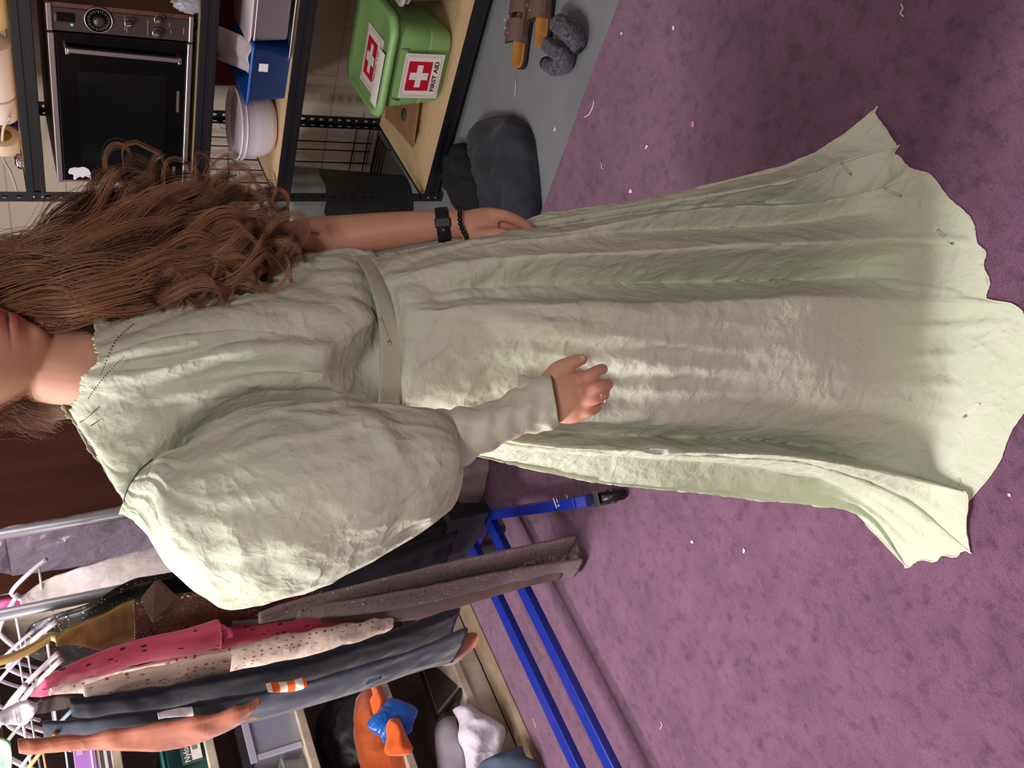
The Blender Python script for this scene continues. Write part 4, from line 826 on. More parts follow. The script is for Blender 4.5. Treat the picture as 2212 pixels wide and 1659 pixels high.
# black carrier with a stiff end
b = MB(); 
pl = [(960, 1088), (1048, 1085), (1060, 1100), (1056, 1106), (975, 1125)]; Vf = [at(x, y, Y=2.22) for x, y in pl]; n = 5
tag(mk('black_bag', Vf+[p+np.array([.0, .22, 0]) for p in Vf], [tuple(range(n))[::-1], tuple(range(n, 2*n))]+[(k, (k+1) % n, n+(k+1) % n, n+k) for k in range(n)], M_bk, smooth=False), 'flat black bag with cut corner hanging in front of the lace hem', 'bag')
for nm, lab, st, YY, dd in (('black_trousers', 'black trousers leg ending above the blue castor leg', [(820, 1150, 1230), (900, 1130, 1205), (1000, 1112, 1165), (1022, 1108, 1155)], 2.26, .2), ('black_coat', 'long black coat reaching lowest, behind the glitter fabric', [(760, 1190, 1290), (900, 1150, 1250), (1020, 1135, 1215), (1110, 1130, 1190), (1170, 1128, 1170)], 2.42, .25)):
    garment(nm, lab, nm.split('_')[1], M_bk, st, YY, dd, (5, .15), 11, shoulders=False)
M_gold = mat('gold_lame', (164, 140, 88), rough=.4, metal=.6, bumps=[('noise', 60, .5, .002)])
gd = garment('gold_dress', 'shiny gold halter dress hanging between black sequins and pink shirt', 'dress', M_gold, [(118, 1370, 1395), (150, 1350, 1390), (220, 1320, 1400), (280, 1290, 1395), (290, 1288, 1392)], 2.10, .24, (5, .08), 12, shoulders=False)
b = MB(); b.tube(crs([at(x, y, Y=2.12) for x, y in ((130, 1380), (110, 1375), (90, 1388), (60, 1405), (20, 1422), (-20, 1432))], 30), .011, 10); b.obj('strap', mat('gold_satin', (214, 180, 116), rough=.3, metal=.6), gd)
M_bseq = mat('bronze_sequins', (92, 70, 62), rough=.35, metal=.4, sparkle=(330, .86, (255, 226, 190))); M_furt = mat('brown_taffeta', (96, 72, 66), rough=.7, bumps=[('noise', 150, .8, .003)])
bs = garment('sequin_blouse', 'bronze sequined top with brown fabric flap next to the gold dress', 'blouse', M_bseq, [(286, 1295, 1400), (310, 1285, 1395), (420, 1268, 1380), (520, 1282, 1350), (600, 1262, 1315), (700, 1232, 1290)], 2.08, .24, (5, .08), 13, shoulders=False)
b = MB(); fl = [(305, 1290), (335, 1255), (345, 1252), (385, 1290), (398, 1300), (372, 1312), (352, 1330), (330, 1340), (318, 1320)]; Vf = [at(x, y, Y=2.07-.02*(i in (1, 2, 3))) for i, (x, y) in enumerate(fl)]; n = len(fl)
mk('fabric_flap', Vf+[p+np.array([0, .012, 0]) for p in Vf], [tuple(range(n))[::-1], tuple(range(n, 2*n))]+[(k, (k+1) % n, n+(k+1) % n, n+k) for k in range(n)], M_furt, bs, smooth=False)
M_glit = mat('taupe_glitter_knit', (146, 132, 132), rough=.75, sparkle=(300, .93, (250, 235, 235)))
for i, (st, lab, YY, m_) in enumerate([([(560, 1318, 1345), (640, 1290, 1330), (760, 1258, 1320), (900, 1222, 1290), (1050, 1188, 1262), (1180, 1160, 1235), (1240, 1151, 1218)], 'taupe glitter fabric length, broad front layer reaching almost to the carpet', 2.02, M_glit),
        ([(640, 1305, 1335), (760, 1290, 1326), (900, 1264, 1304), (1050, 1234, 1272), (1180, 1212, 1246), (1255, 1200, 1238)], 'taupe glitter fabric length, narrow middle layer', 2.05, M_glit),
        ([(700, 1305, 1340), (900, 1275, 1330), (1050, 1250, 1290), (1150, 1232, 1262), (1210, 1226, 1250)], 'plain brown-taupe fabric length behind the glitter layers, shortest of the three', 2.09, mat('brown_taupe_cloth', (118, 96, 94), rough=.85))]):
    garment('glitter_fabric', lab, 'fabric', m_, st, YY, .24, (3, .05), 20+i, shoulders=False, fine=.002, grp='taupe fabric lengths on the rack')
b = MB(); bb = at(1262, 1180, Y=2.05); b.tube([at(1225, 1185, Y=2.1), at(1268, 1182, Y=2.1)], .024, 20); tag(b.obj('fabric_roll', M_glit), 'rounded taupe roll end showing under the glitter fabric', 'fabric roll')
M_pink = spots(mat('coral_pink_cotton', (222, 92, 132), rough=.75, sheen=.2, bumps=[('crease', 9, .5, .006), ('noise', 40, .4, .003)]), 17, .20, (70, 34, 74), (3.0, 3.0, 1.6), .3, .95)
ps = garment('pink_shirt', 'coral pink shirt with scattered tiny dark prints', 'shirt', M_pink, [(62, 1485, 1503), (110, 1450, 1505), (200, 1420, 1500), (300, 1395, 1470), (400, 1378, 1440), (520, 1345, 1400), (650, 1326, 1390), (760, 1312, 1375), (824, 1309, 1365)], 2.06, .36, (6, .10), 30, fine=.005)
garment('sleeve', None, None, M_pink, [(95, 1462, 1490), (150, 1430, 1470), (220, 1400, 1455), (300, 1375, 1430), (400, 1350, 1415), (462, 1330, 1400), (472, 1332, 1402)], 1.98, .10, (4, .04), 31, fine=.003, parent=ps, shoulders=False)
garment('sleeve_lining', None, None, mat('pink_shirt_lining', (206, 84, 122), rough=.8), [(455, 1342, 1392), (475, 1340, 1390), (490, 1350, 1378), (500, 1358, 1372)], 1.985, .085, (4, .12), 32, parent=ps, shoulders=False)
M_flam = mat('cream_print_cotton', (248, 224, 210), rough=.75, sheen=.2, bumps=[('crease', 10, .6, .007), ('noise', 26, .5, .006)])
spots(M_flam, 44, .17, (178, 146, 136), (1.7, 1.7, .62), .1, .35); spots(M_flam, 44, .20, (206, 86, 96), (1.1, 1.1, 1.1), .1, .35)
fs = garment('cream_shirt', 'cream shirt printed with small red and grey motifs', 'shirt', M_flam, [(105, 1495, 1512), (160, 1462, 1512), (300, 1430, 1500), (420, 1404, 1482), (500, 1392, 1462), (620, 1362, 1438), (760, 1338, 1402), (838, 1328, 1362), (846, 1335, 1350)], 2.03, .36, (7, .08), 34, fine=.006)
garment('sleeve', None, None, M_flam, [(180, 1475, 1505), (260, 1450, 1500), (350, 1428, 1488), (440, 1410, 1462), (490, 1400, 1452), (496, 1402, 1450)], 1.96, .10, (4, .05), 35, fine=.004, parent=fs, shoulders=False)
M_navy = mat('navy_twill', (38, 40, 58), rough=.8, sheen=.2, bumps=[('crease', 6, .45, .010), ('noise', 12, .5, .01)]); M_navy2 = mat('slate_navy_twill', (46, 49, 68), rough=.85, sheen=.2, bumps=[('crease', 6, .45, .010), ('noise', 12, .5, .01)])
garment('navy_trousers', 'dark navy trousers next to the cream print shirt, ending highest', 'trousers', M_navy, [(150, 1505, 1545), (260, 1490, 1560), (420, 1462, 1535), (600, 1425, 1500), (800, 1372, 1450), (920, 1330, 1400), (992, 1306, 1368)], 2.00, .30, (5, .12), 36, shoulders=False, fine=.006)
garment('navy_trousers', 'slate navy trousers next to the rust garment, lower leg ends squarely', 'trousers', M_navy2, [(90, 1555, 1600), (180, 1545, 1605), (300, 1530, 1590), (450, 1505, 1570), (600, 1478, 1540), (800, 1425, 1482), (920, 1385, 1440), (1004, 1350, 1416)], 1.95, .26, (4, .12), 37, shoulders=False, fine=.005)
M_rust = mat('rust_cotton', (158, 90, 68), rough=.75, sheen=.2, bumps=[('crease', 7, .5, .010), ('noise', 10, .5, .012)])
garment('rust_garment', 'terracotta orange draped garment at the near end of the rack', 'garment', M_rust, [(38, 1600, 1622), (70, 1594, 1626), (150, 1585, 1618), (250, 1570, 1618), (340, 1556, 1617), (430, 1540, 1600), (520, 1520, 1558), (560, 1505, 1520)], 1.90, .22, (5, .12), 38, shoulders=False, fine=.007)
garment('rust_garment', 'long thin rust piece hanging below the navy trousers', 'garment', M_rust, [(420, 1545, 1572), (545, 1530, 1552), (700, 1480, 1508), (830, 1445, 1470), (930, 1405, 1435), (1000, 1365, 1425), (1024, 1362, 1400), (1030, 1370, 1385)], 2.04, .2, (4, .1), 39, shoulders=False, fine=.004)
garment('denim_garment', 'blue denim garment strip showing between rust and navy', 'garment', mat('dark_denim', (46, 58, 84), rough=.85), [(490, 1535, 1555), (560, 1490, 1535), (650, 1470, 1520), (760, 1450, 1490), (820, 1440, 1465)], 1.985, .18, (3, .08), 40, shoulders=False)
M_str = mat('orange_white_stripes', (240, 225, 215), rough=.8)
nt = M_str.node_tree; wv = nt.nodes.new('ShaderNodeTexWave'); wv.inputs['Scale'].default_value = 9; wv.bands_direction = 'Z'; tcn = nt.nodes.new('ShaderNodeTexCoord'); nt.links.new(tcn.outputs['Object'], wv.inputs['Vector'])
rp = nt.nodes.new('ShaderNodeValToRGB'); rp.color_ramp.interpolation = 'CONSTANT'; rp.color_ramp.elements[0].color = (*lin((232, 100, 36)), 1); rp.color_ramp.elements[1].position = .5; rp.color_ramp.elements[1].color = (*lin((240, 226, 216)), 1)
nt.links.new(wv.outputs['Fac'], rp.inputs[0]); nt.links.new(rp.outputs[0], nt.nodes['Principled BSDF'].inputs['Base Color'])
garment('striped_cloth', 'scrap of orange and white striped cloth between the denim and navy', 'cloth', M_str, [(575, 1478, 1490), (600, 1472, 1493), (635, 1466, 1492), (660, 1465, 1478)], 1.925, .04, (3, .05), 41, shoulders=False)
garment('white_label_tag', 'white garment tag corner between navy and rust garments', 'tag', M_whc, [(340, 1540, 1548), (380, 1530, 1545), (415, 1525, 1545)], 1.89, .02, (3, .02), 42, shoulders=False, fine=.001)
garment('white_blouse', 'white blouse collar at the top of the rack beside the blue hanger', 'blouse', M_whc, [(-5, 1545, 1560), (15, 1528, 1562), (35, 1515, 1565), (58, 1510, 1555), (80, 1518, 1530)], 2.0, .16, (4, .15), 43, shoulders=False, fine=.006)
garment('dark_jacket', 'dark brown jacket shoulder above the navy trousers', 'jacket', mat('dark_brown_cloth', (50, 34, 34), rough=.8), [(60, 1520, 1535), (80, 1500, 1540), (130, 1492, 1530), (180, 1498, 1520)], 2.12, .2, (4, .15), 44, shoulders=False)
garment('mint_garment', 'pale mint green garment with dark stripes at the top corner', 'garment', mat('mint_cloth', (168, 220, 180), rough=.7, var=(12, (130, 190, 150), .1)), [(-40, 1590, 1690), (0, 1585, 1680), (15, 1592, 1650), (22, 1600, 1625)], 1.9, .2, (4, .1), 45, shoulders=False)
garment('grey_garment', 'grey garment edge with pale corner beside the pink shirt', 'garment', mat('mid_grey_cloth', (112, 106, 112), rough=.8), [(500, 1338, 1352), (560, 1335, 1345), (620, 1322, 1340), (634, 1312, 1335)], 2.14, .2, (4, .05), 46, shoulders=False)
# ---- hangers
def hanger(X, Y0, m, lab, z=1.66, half=.20, r=.005, clip=None, drop=.10, rot=0.):
    t = thing('clothes_hanger', lab, 'hanger', (X, Y0, z), 'clothes hangers on the rails')
    def P(u, w, h): return np.array([X+w*1.0+u*math.sin(rot), Y0+u*math.cos(rot), z+h])
    L_ = [P(half*s_, 0, -drop*abs(s_)**1.3) for s_ in np.linspace(-1, 1, 25)]
    b = MB(); b.tube(L_, [r*(1.15 if i in (0, 24) else 1.0) for i in range(25)], 8); b.tube([L_[2], L_[22]], r*.6, 6)
    arm = b.obj('arm', m, t)
    zt = ZR-z; hk = [P(0, 0, 0), P(0, 0, zt*.5), P(.004, 0, zt-.01)]+[P(.022*math.cos(a), 0, zt+.022*math.sin(a)) for a in np.linspace(math.pi, -.6, 12)][1:]
    hk = [P(0, 0, 0), P(0, 0, zt-.02)]+[P(-.0+.021*math.cos(a), 0, zt+.021*math.sin(a)) for a in np.linspace(-2.0, -2.0-4.2, 14)]
    b = MB(); b.tube(hk, .0018, 6); b.obj('hook', M_chr, t)
M_hw = mat('white_hanger_plastic', (226, 214, 226), rough=.3, spec=.6); M_hc = mat('clear_hanger_plastic', (196, 190, 212), rough=.15, alpha=.7, spec=.8); M_hb = mat('light_blue_hanger', (150, 186, 224), rough=.35)
def hx(x, y, Y): return at(x, y, Y=Y)
for (ix, iy, Y, m, lab, zz, dr) in ((100, 1208, 2.36, M_hw, 'white hanger near the grey garment bag, its arm tip pointing at the bag', 1.60, .10), (38, 1285, 2.33, M_hw, 'empty white hanger crossing in front of the wooden door', 1.60, .06),
        (118, 1330, 2.16, M_hc, 'clear hanger highest among those before the black sequin dress', 1.60, .12), (122, 1342, 2.14, M_hw, 'thin white hanger over the black sequin dress', 1.60, .12), (60, 1405, 2.12, M_hc, 'clear hanger beside the gold strap', 1.62, .10),
        (125, 1412, 2.08, M_hw, 'thick white hanger before the pink shirt', 1.60, .13), (132, 1425, 2.06, M_hw, 'white hanger holding the pink shirt', 1.60, .13), (55, 1480, 2.06, M_hw, 'white hanger behind the pink shirt collar', 1.62, .09),
        (163, 1527, 2.02, M_hb, 'light blue hanger above the navy trousers', 1.62, .14), (120, 1585, 1.96, mat('tan_hanger', (190, 140, 80), rough=.5), 'tan hanger above the terracotta garment', 1.62, .13), (75, 1360, 2.14, M_hc, 'clear hanger between the sequin dress and gold dress', 1.61, .11), (90, 1515, 2.04, mat('grey_hanger', (150, 144, 150), rough=.4), 'grey hanger beside the blue one', 1.62, .12)):
    p = hx(ix, iy, Y); hanger(p[0], 2.31 if Y < 2.3 else 2.50, m, lab, z=p[2]+dr, half=abs((2.31 if Y < 2.3 else 2.50)-Y)+.0, drop=dr, r=.0065 if m is M_hw else .0045)
# ================================================================== the person
M_skin = mat('skin', (214, 160, 136), rough=.5, spec=.4, sss=.12, bumps=[('noise', 300, .12, .0006)])
nt = M_skin.node_tree; at_ = nt.nodes.new('ShaderNodeVertexColor'); at_.layer_name = 'tint'; mx = nt.nodes.new('ShaderNodeMix'); mx.data_type = 'RGBA'; mx.blend_type = 'MULTIPLY'; mx.inputs[0].default_value = 1
nzn = nt.nodes.new('ShaderNodeTexNoise'); nzn.inputs['Scale'].default_value = 30; rpn = nt.nodes.new('ShaderNodeValToRGB'); rpn.color_ramp.elements[0].color = (*lin((210, 154, 130)), 1); rpn.color_ramp.elements[1].color = (*lin((224, 172, 148)), 1)
tcn = nt.nodes.new('ShaderNodeTexCoord'); nt.links.new(tcn.outputs['Object'], nzn.inputs['Vector']); nt.links.new(nzn.outputs['Fac'], rpn.inputs[0]); nt.links.new(rpn.outputs[0], mx.inputs[6]); nt.links.new(at_.outputs[0], mx.inputs[7]); nt.links.new(mx.outputs[2], nt.nodes['Principled BSDF'].inputs['Base Color'])
BF = np.array([.90, .90])      # where she stands
FW = nrm([-.10, -1, 0]); RT = nrm([-1, .10, 0]); UPV = np.array([0, 0, 1.])      # her forward, her right
bm_parts = MB()
def ell(c, rx, ry, rz, R=None, n=16):
    v = []; f = []; c = np.asarray(c, float); A = np.array([RT, FW, UPV]) if R is None else np.asarray(R)
    for i in range(n+1):
        for k in range(2*n):
            t = math.pi*i/n; p = math.pi*k/n; q = np.array([math.sin(t)*math.cos(p)*rx, math.sin(t)*math.sin(p)*ry, math.cos(t)*rz]); v.append(c+q @ A)
    for i in range(n):
        for k in range(2*n): f.append((i*2*n+k, i*2*n+(k+1) % (2*n), (i+1)*2*n+(k+1) % (2*n), (i+1)*2*n+k))
    bm_parts.add(v, f)
def ringloft(rows, n=28):
    v = []
    S = crs(np.array(rows, float), len(rows)*4)
    for x, y, z, rx, ry in S:
        for k in range(n):
            t = 2*math.pi*k/n; v.append(np.array([x, y, z])+RT*math.cos(t)*rx+FW*math.sin(t)*ry)
    m_ = len(S); f = grid_faces(m_, n); f.append(tuple(range(n))[::-1]); f.append(tuple((m_-1)*n+k for k in range(n))); bm_parts.add(v, f)
# trunk, hips, neck
neck0 = at(165, 795, D=1.135); neck1 = at(75, 780, D=1.12)
ringloft([(.93, .95, .80, .140, .10), (.93, .95, .88, .140, .10), (.925, .945, .98, .102, .080), (.925, .945, 1.08, .105, .080), (.925, .945, 1.18, .112, .084), (.92, .94, 1.27, .118, .080), (.915, .935, 1.325, .128, .062), (.905, .925, 1.36, .092, .052), (neck0[0], neck0[1]+.006, 1.385, .060, .056), (neck0[0], neck0[1], 1.41, .052, .054), (neck1[0], neck1[1], 1.47, .050, .054)])
# legs (under the skirt, they carry her weight)
for s in (-1, 1):
    hp = np.array([.91, .93, 0])+RT*.082*s
    bm_parts.tube(crs([hp+UPV*.84, hp+UPV*.66+FW*.01, hp+UPV*.47+RT*-.008*s, hp+UPV*.30-FW*.012, hp+UPV*.12-FW*.01, hp+UPV*.045-FW*.01], 24), list(crs([(.082, 0), (.075, 0), (.054, 0), (.052, 0), (.036, 0), (.036, 0)], 24)[:, 0]), 16)
    bm_parts.tube(crs([hp+UPV*.05-FW*.04, hp+UPV*.045, hp+UPV*.03+FW*.08, hp+UPV*.022+FW*.15], 12), list(crs([(.03, 0), (.036, 0), (.030, 0), (.019, 0)], 12)[:, 0]), 12)
# shoulders and arms
shR = np.array([.795, .99, 1.30]); shL = np.array([1.085, .915, 1.30])
ell(shR, .046, .044, .044); ell(shL, .05, .048, .046)
elR = at(880, 985, D=1.185); wrR = at(1180, 866, D=1.225)
bm_parts.tube(crs([shR, (shR+elR)/2+np.array([-.01, .02, 0]), elR, at(1035, 925, D=1.205), wrR], 30), list(crs([(.047, 0), (.042, 0), (.034, 0), (.029, 0), (.0235, 0)], 30)[:, 0]), 16)
elL = at(655, 522, D=1.42); wrL = at(955, 486, D=1.42)
fa1 = at(740, 512, D=1.415); fa2 = at(850, 497, D=1.415)
bm_parts.tube(crs([shL, (shL+elL)/2, elL, fa1, fa2, wrL, at(1000, 482, D=1.42)], 34), list(crs([(.046, 0), (.042, 0), (.038, 0), (.036, 0), (.030, 0), (.0245, 0), (.0235, 0)], 34)[:, 0]), 18)
# right hand: knuckles toward the camera, fingers curled down on the skirt
def Pt(t): return at(t[0], t[1], D=t[2])
def finger(pts, rs, n=12):
    P = [Pt(p) for p in pts]; m_ = 22; C = crs(P, m_); R_ = crs([(r, 0) for r in rs], m_)[:, 0]
    bm_parts.tube(C, list(R_), n); e = C[-1]; bm_parts.ball(e, R_[-1], 8); bm_parts.ball(C[0], R_[0], 8)
def palm(rows, n=24):
    """rows: (x1,y1,x2,y2,D,half thickness)"""
    G = iloft(rows, n, len(rows)*4); f = grid_faces(G.shape[0], n); f.append(tuple(range(n))[::-1]); f.append(tuple((G.shape[0]-1)*n+k for k in range(n))); bm_parts.add(G.reshape(-1, 3), f)
palm([(1165, 828, 1172, 896, 1.222, .019), (1190, 815, 1196, 910, 1.222, .018), (1215, 806, 1222, 916, 1.222, .018), (1240, 803, 1246, 914, 1.222, .018), (1262, 808, 1266, 905, 1.226, .016), (1274, 818, 1274, 896, 1.232, .012)])
finger([(1250, 818, 1.220), (1270, 812, 1.212), (1292, 800, 1.222), (1302, 797, 1.245), (1300, 800, 1.27)], [.0105, .0095, .0085, .008, .007])
finger([(1256, 842, 1.216), (1284, 836, 1.206), (1304, 832, 1.214), (1314, 830, 1.235), (1308, 832, 1.262)], [.011, .0098, .0088, .008, .007])
finger([(1254, 866, 1.218), (1280, 862, 1.210), (1299, 856, 1.218), (1306, 852, 1.240), (1300, 850, 1.262)], [.0105, .0095, .0085, .0078, .007])
finger([(1246, 890, 1.222), (1268, 890, 1.216), (1284, 884, 1.224), (1290, 880, 1.242), (1284, 876, 1.26)], [.0098, .0085, .0076, .007, .0062])
finger([(1185, 822, 1.226), (1206, 798, 1.226), (1228, 786, 1.228), (1248, 779, 1.230), (1258, 777, 1.232)], [.014, .0125, .0105, .0098, .0078])
# left hand: hangs in a fold of the skirt, thumb and fingers curled
palm([(975, 458, 975, 512, 1.42, .017), (1000, 456, 1000, 514, 1.425, .018), (1030, 450, 1030, 520, 1.43, .019), (1058, 448, 1060, 524, 1.435, .018), (1076, 455, 1078, 520, 1.44, .014)])
finger([(1058, 464, 1.43), (1088, 466, 1.425), (1115, 476, 1.43), (1138, 490, 1.44), (1150, 503, 1.45)], [.0125, .0105, .0095, .0088, .0075])
finger([(1060, 484, 1.45), (1090, 486, 1.45), (1118, 496, 1.46), (1132, 510, 1.47), (1130, 522, 1.48)], [.0115, .010, .009, .0085, .0075])
finger([(1060, 505, 1.47), (1088, 512, 1.48), (1112, 522, 1.49), (1120, 536, 1.50)], [.011, .0095, .0085, .0075])
finger([(1055, 522, 1.48), (1078, 532, 1.49), (1098, 542, 1.50), (1102, 552, 1.50)], [.010, .0085, .0075, .007])
finger([(1015, 505, 1.425), (1042, 508, 1.415), (1066, 505, 1.41), (1090, 508, 1.41), (1108, 512, 1.412)], [.014, .013, .0115, .0105, .0085])
# head
chin = at(108, 690, D=1.055)
hF = nrm([-.13, -1, -.02]); hR = nrm(np.cross(hF, UPV)); hU = np.cross(hR, hF)
HC = chin-hF*.078+hU*.112
def head_pt(d):
    a, b_, c = d; x = a*.074; y = b_*.093; z = c*.118
    if c < 0: w_ = 1-.42*(-c)**1.7; x *= w_; y = y*(1-.10*(-c))+(.012*(-c) if b_ > 0 else .02*(-c)**1.0)
    if c > 0: x *= 1+.04*c; y -= .010*c
    if b_ < 0: y *= 1.04
    return np.array([x, y, z])
v = []; f = []; n = 40
for i in range(n+1):
    for k in range(2*n):
        t = math.pi*i/n; p = math.pi*k/n; q = head_pt((math.sin(t)*math.cos(p), math.sin(t)*math.sin(p), math.cos(t)))
        g = lambda x0, z0, sx, sz: math.exp(-((q[0]-x0)/sx)**2-((q[2]-z0)/sz)**2)
        if q[1] > .0:
            front = min(1, max(0, q[1]/.06))
            q[1] += front*(.020*g(0, -.026, .011, .014)+.012*g(0, -.008, .009, .022)-.009*g(-.030, .004, .016, .011)-.009*g(.030, .004, .016, .011)+.004*g(0, .024, .045, .008)
                     +.0055*g(0, -.060, .018, .0055)+.0075*g(0, -.0755, .017, .007)-.0045*g(0, -.0672, .023, .0022)-.005*g(0, -.088, .02, .006)+.006*g(0, -.104, .016, .010)+.003*g(-.04, -.035, .02, .02)+.003*g(.04, -.035, .02, .02))
        v.append(HC+hR*q[0]+hF*q[1]+hU*q[2])
for i in range(n):
    for k in range(2*n): f.append((i*2*n+k, i*2*n+(k+1) % (2*n), (i+1)*2*n+(k+1) % (2*n), (i+1)*2*n+k))
bm_parts.add(v, f)
for s in (-1, 1):     # ears and nostril wings
    bm_parts.tube([HC+hR*s*.074+hU*z_+hF*y_ for y_, z_ in ((-.004, -.03), (-.014, -.012), (-.018, .008), (-.006, .018), (.004, .008))], [.006, .007, .008, .007, .005], 8)
    bm_parts.ball(HC+hR*s*.011+hF*.096+hU*-.033, .0075, 8)
raw = bm_parts.obj('person', M_skin, org=(BF[0], BF[1], 0))
md = raw.modifiers.new('r', 'REMESH'); md.mode = 'VOXEL'; md.voxel_size = .0030; md.use_smooth_shade = True
ms = raw.modifiers.new('s', 'SMOOTH'); ms.factor = .5; ms.iterations = 3
dg = bpy.context.evaluated_depsgraph_get(); me = bpy.data.meshes.new_from_object(raw.evaluated_get(dg)); raw.modifiers.clear(); raw.data = me
if not me.materials: me.materials.append(M_skin)
me.polygons.foreach_set('use_smooth', [True]*len(me.polygons))
nv = len(me.vertices); co = np.empty(nv*3); me.vertices.foreach_get('co', co); co = co.reshape(-1, 3)+ORG[raw.name_full]
hl = np.stack([(co-HC) @ hR, (co-HC) @ hF, (co-HC) @ hU], 1)
tint = np.ones((nv, 4))
fr = (hl[:, 1] > .055) & (np.abs(hl[:, 0]) < .04)
def gg(x0, z0, sx, sz): return np.exp(-((hl[:, 0]-x0)/sx)**2-((hl[:, 2]-z0)/sz)**2)
lipm = np.clip(1.7*np.maximum(gg(0, -.0755, .021, .0062), gg(0, -.061, .021, .0052))-.35, 0, 1)*fr
tint[:, :3] = tint[:, :3]*(1-lipm[:, None])+np.array([.72, .34, .36])*lipm[:, None]
ml = np.clip(1.6*gg(0, -.0672, .024, .0017)-.2, 0, 1)*fr
tint[:, :3] *= 1-.75*ml[:, None]
co2 = co.copy(); co2 -= hF*(.0035*np.clip(gg(0, -.0672, .025, .0018), 0, 1)*fr)[:, None]; co2 += hF*(.002*np.clip(gg(0, -.0765, .016, .005), 0, 1)*fr)[:, None]
# knuckles and fingers a little redder
for ks in ((1275, 850, 1.21, .045), (1120, 485, 1.44, .045)):
    kd = np.linalg.norm(co-at(ks[0], ks[1], D=ks[2]), axis=1); w_ = np.clip(1-kd/ks[3], 0, 1)[:, None]; tint[:, :3] *= 1-w_*np.array([.03, .22, .20])
me.vertices.foreach_set('co', (co2-ORG[raw.name_full]).ravel())
ca_ = me.color_attributes.new('tint', 'FLOAT_COLOR', 'POINT'); ca_.data.foreach_set('color', tint.ravel())
me.update(); person = raw; person.name = 'person'; ORG[person.name_full] = np.array([BF[0], BF[1], 0.])
tag(person, 'standing person with long curly auburn hair in a pale green puff-sleeved dress', 'person')
# eyes and brows
M_eye = mat('eye_white', (235, 230, 226), rough=.2); M_iris = mat('iris', (80, 60, 40), rough=.2)
for s in (-1, 1):
    b = MB(); c = HC+hR*s*.030+hF*.074+hU*.004; b.ball(c, .0115, 12); e = b.obj('eye', M_eye, person)
    b = MB(); b.lathe([(.0055, .0), (.003, .0012), (0, .0014)], c+hF*.0104, 16, axis=hF); b.obj('iris', M_iris, e)
# nails
M_nail = mat('nail', (226, 172, 158), rough=.25)
for (x, y, D, dx, dy) in ((1256, 774, 1.2225, 1, -.35), (1302, 795, 1.2385, 1, 0)):
    c = at(x, y, D=D); u = nrm(at(x+dx*10, y+dy*10, D=D)-c); w_ = nrm(CAMP-c); s_ = np.cross(u, w_); b = MB()
    G = [[c+u*(a-.5)*.011+s_*(q-.5)*.009-w_*(.0016*((q-.5)*2)**2) for q in np.linspace(0, 1, 7)] for a in np.linspace(0, 1, 5)]
    o = mk('finger_nail', np.array(G).reshape(-1, 3), grid_faces(5, 7, False), M_nail, person); solid(o, .0008, 0)
# ring
M_sil = mat('silver', (225, 220, 215), rough=.12, metal=1)
rc = at(1297, 858, D=1.2185); ra_ = nrm(at(1297, 858, D=1.2185)-at(1284, 862, D=1.211)); b = MB(); s1 = nrm(np.cross(ra_, (0, 0, 1))); s2 = np.cross(ra_, s1)
b.tube([rc+(s1*math.cos(t)+s2*math.sin(t))*.0096 for t in np.linspace(0, 2*math.pi, 28, endpoint=False)], .0009, 8, closed=True); rg = tag(b.obj('ring', M_sil, person), 'silver ring with clear stones')
w_ = nrm(CAMP-rc); b = MB(); b.ball(rc+w_*.0112, .0030, 8); b.ball(rc+w_*.0105+s1*.004, .0018, 6); b.ball(rc+w_*.0105-s1*.004, .0018, 6); b.obj('stone', mat('clear_stone', (250, 250, 255), rough=.03, metal=.6), rg)
# watch band and bead bracelet on the bare left wrist
def bandring(c, ax, r, ry=None): 
    s1 = nrm(np.cross(ax, nrm(CAMP-c))); s2 = np.cross(s1, ax); return s1, s2
wc = at(957, 486, D=1.42); wax = nrm(wrL-fa2)
M_wb = mat('black_silicone', (26, 28, 34), rough=.5)
s1, s2 = bandring(wc, wax, .03); b = MB(); G = []
for h_, rr in ((-.011, .0262), (-.0105, .0285), (0, .0295), (.0105, .0285), (.011, .0262)):
    G.append([wc+wax*h_+(s1*math.cos(t)+s2*math.sin(t))*rr for t in np.linspace(0, 2*math.pi, 40, endpoint=False)])
G.append(G[0]); wt = tag(mk('watch', np.array(G).reshape(-1, 3), grid_faces(6, 40), M_wb, person), 'black sports watch band')
b = MB(); cb = wc+nrm(CAMP-wc)*.028+s1*-.004; b.bar(cb-wax*.013, cb+wax*.013, .016, .006, up=nrm(CAMP-wc)); bevel(b.obj('buckle', M_wb, wt, smooth=False), .002)
b = MB(); b.ball(cb+s1*.012, .0016, 6); b.obj('pin', M_sil, wt)
bc_ = at(998, 483, D=1.42); bax = nrm(at(1010, 480, D=1.42)-at(985, 486, D=1.42)); s1, s2 = bandring(bc_, bax, .03)
M_bead = mat('black_bead', (10, 10, 12), rough=.12, spec=.7)
br = None
for k in range(24):
    t = 2*math.pi*k/24; c = bc_+(s1*math.cos(t)+s2*math.sin(t))*.0268+bax*.002*math.sin(3*t)
    b = MB(); b.ball(c, .0042, 8); o = b.obj('bracelet' if k == 0 else 'bead', M_bead, person if k == 0 else br); br = o if k == 0 else br
tag(br, 'shiny black bead bracelet')
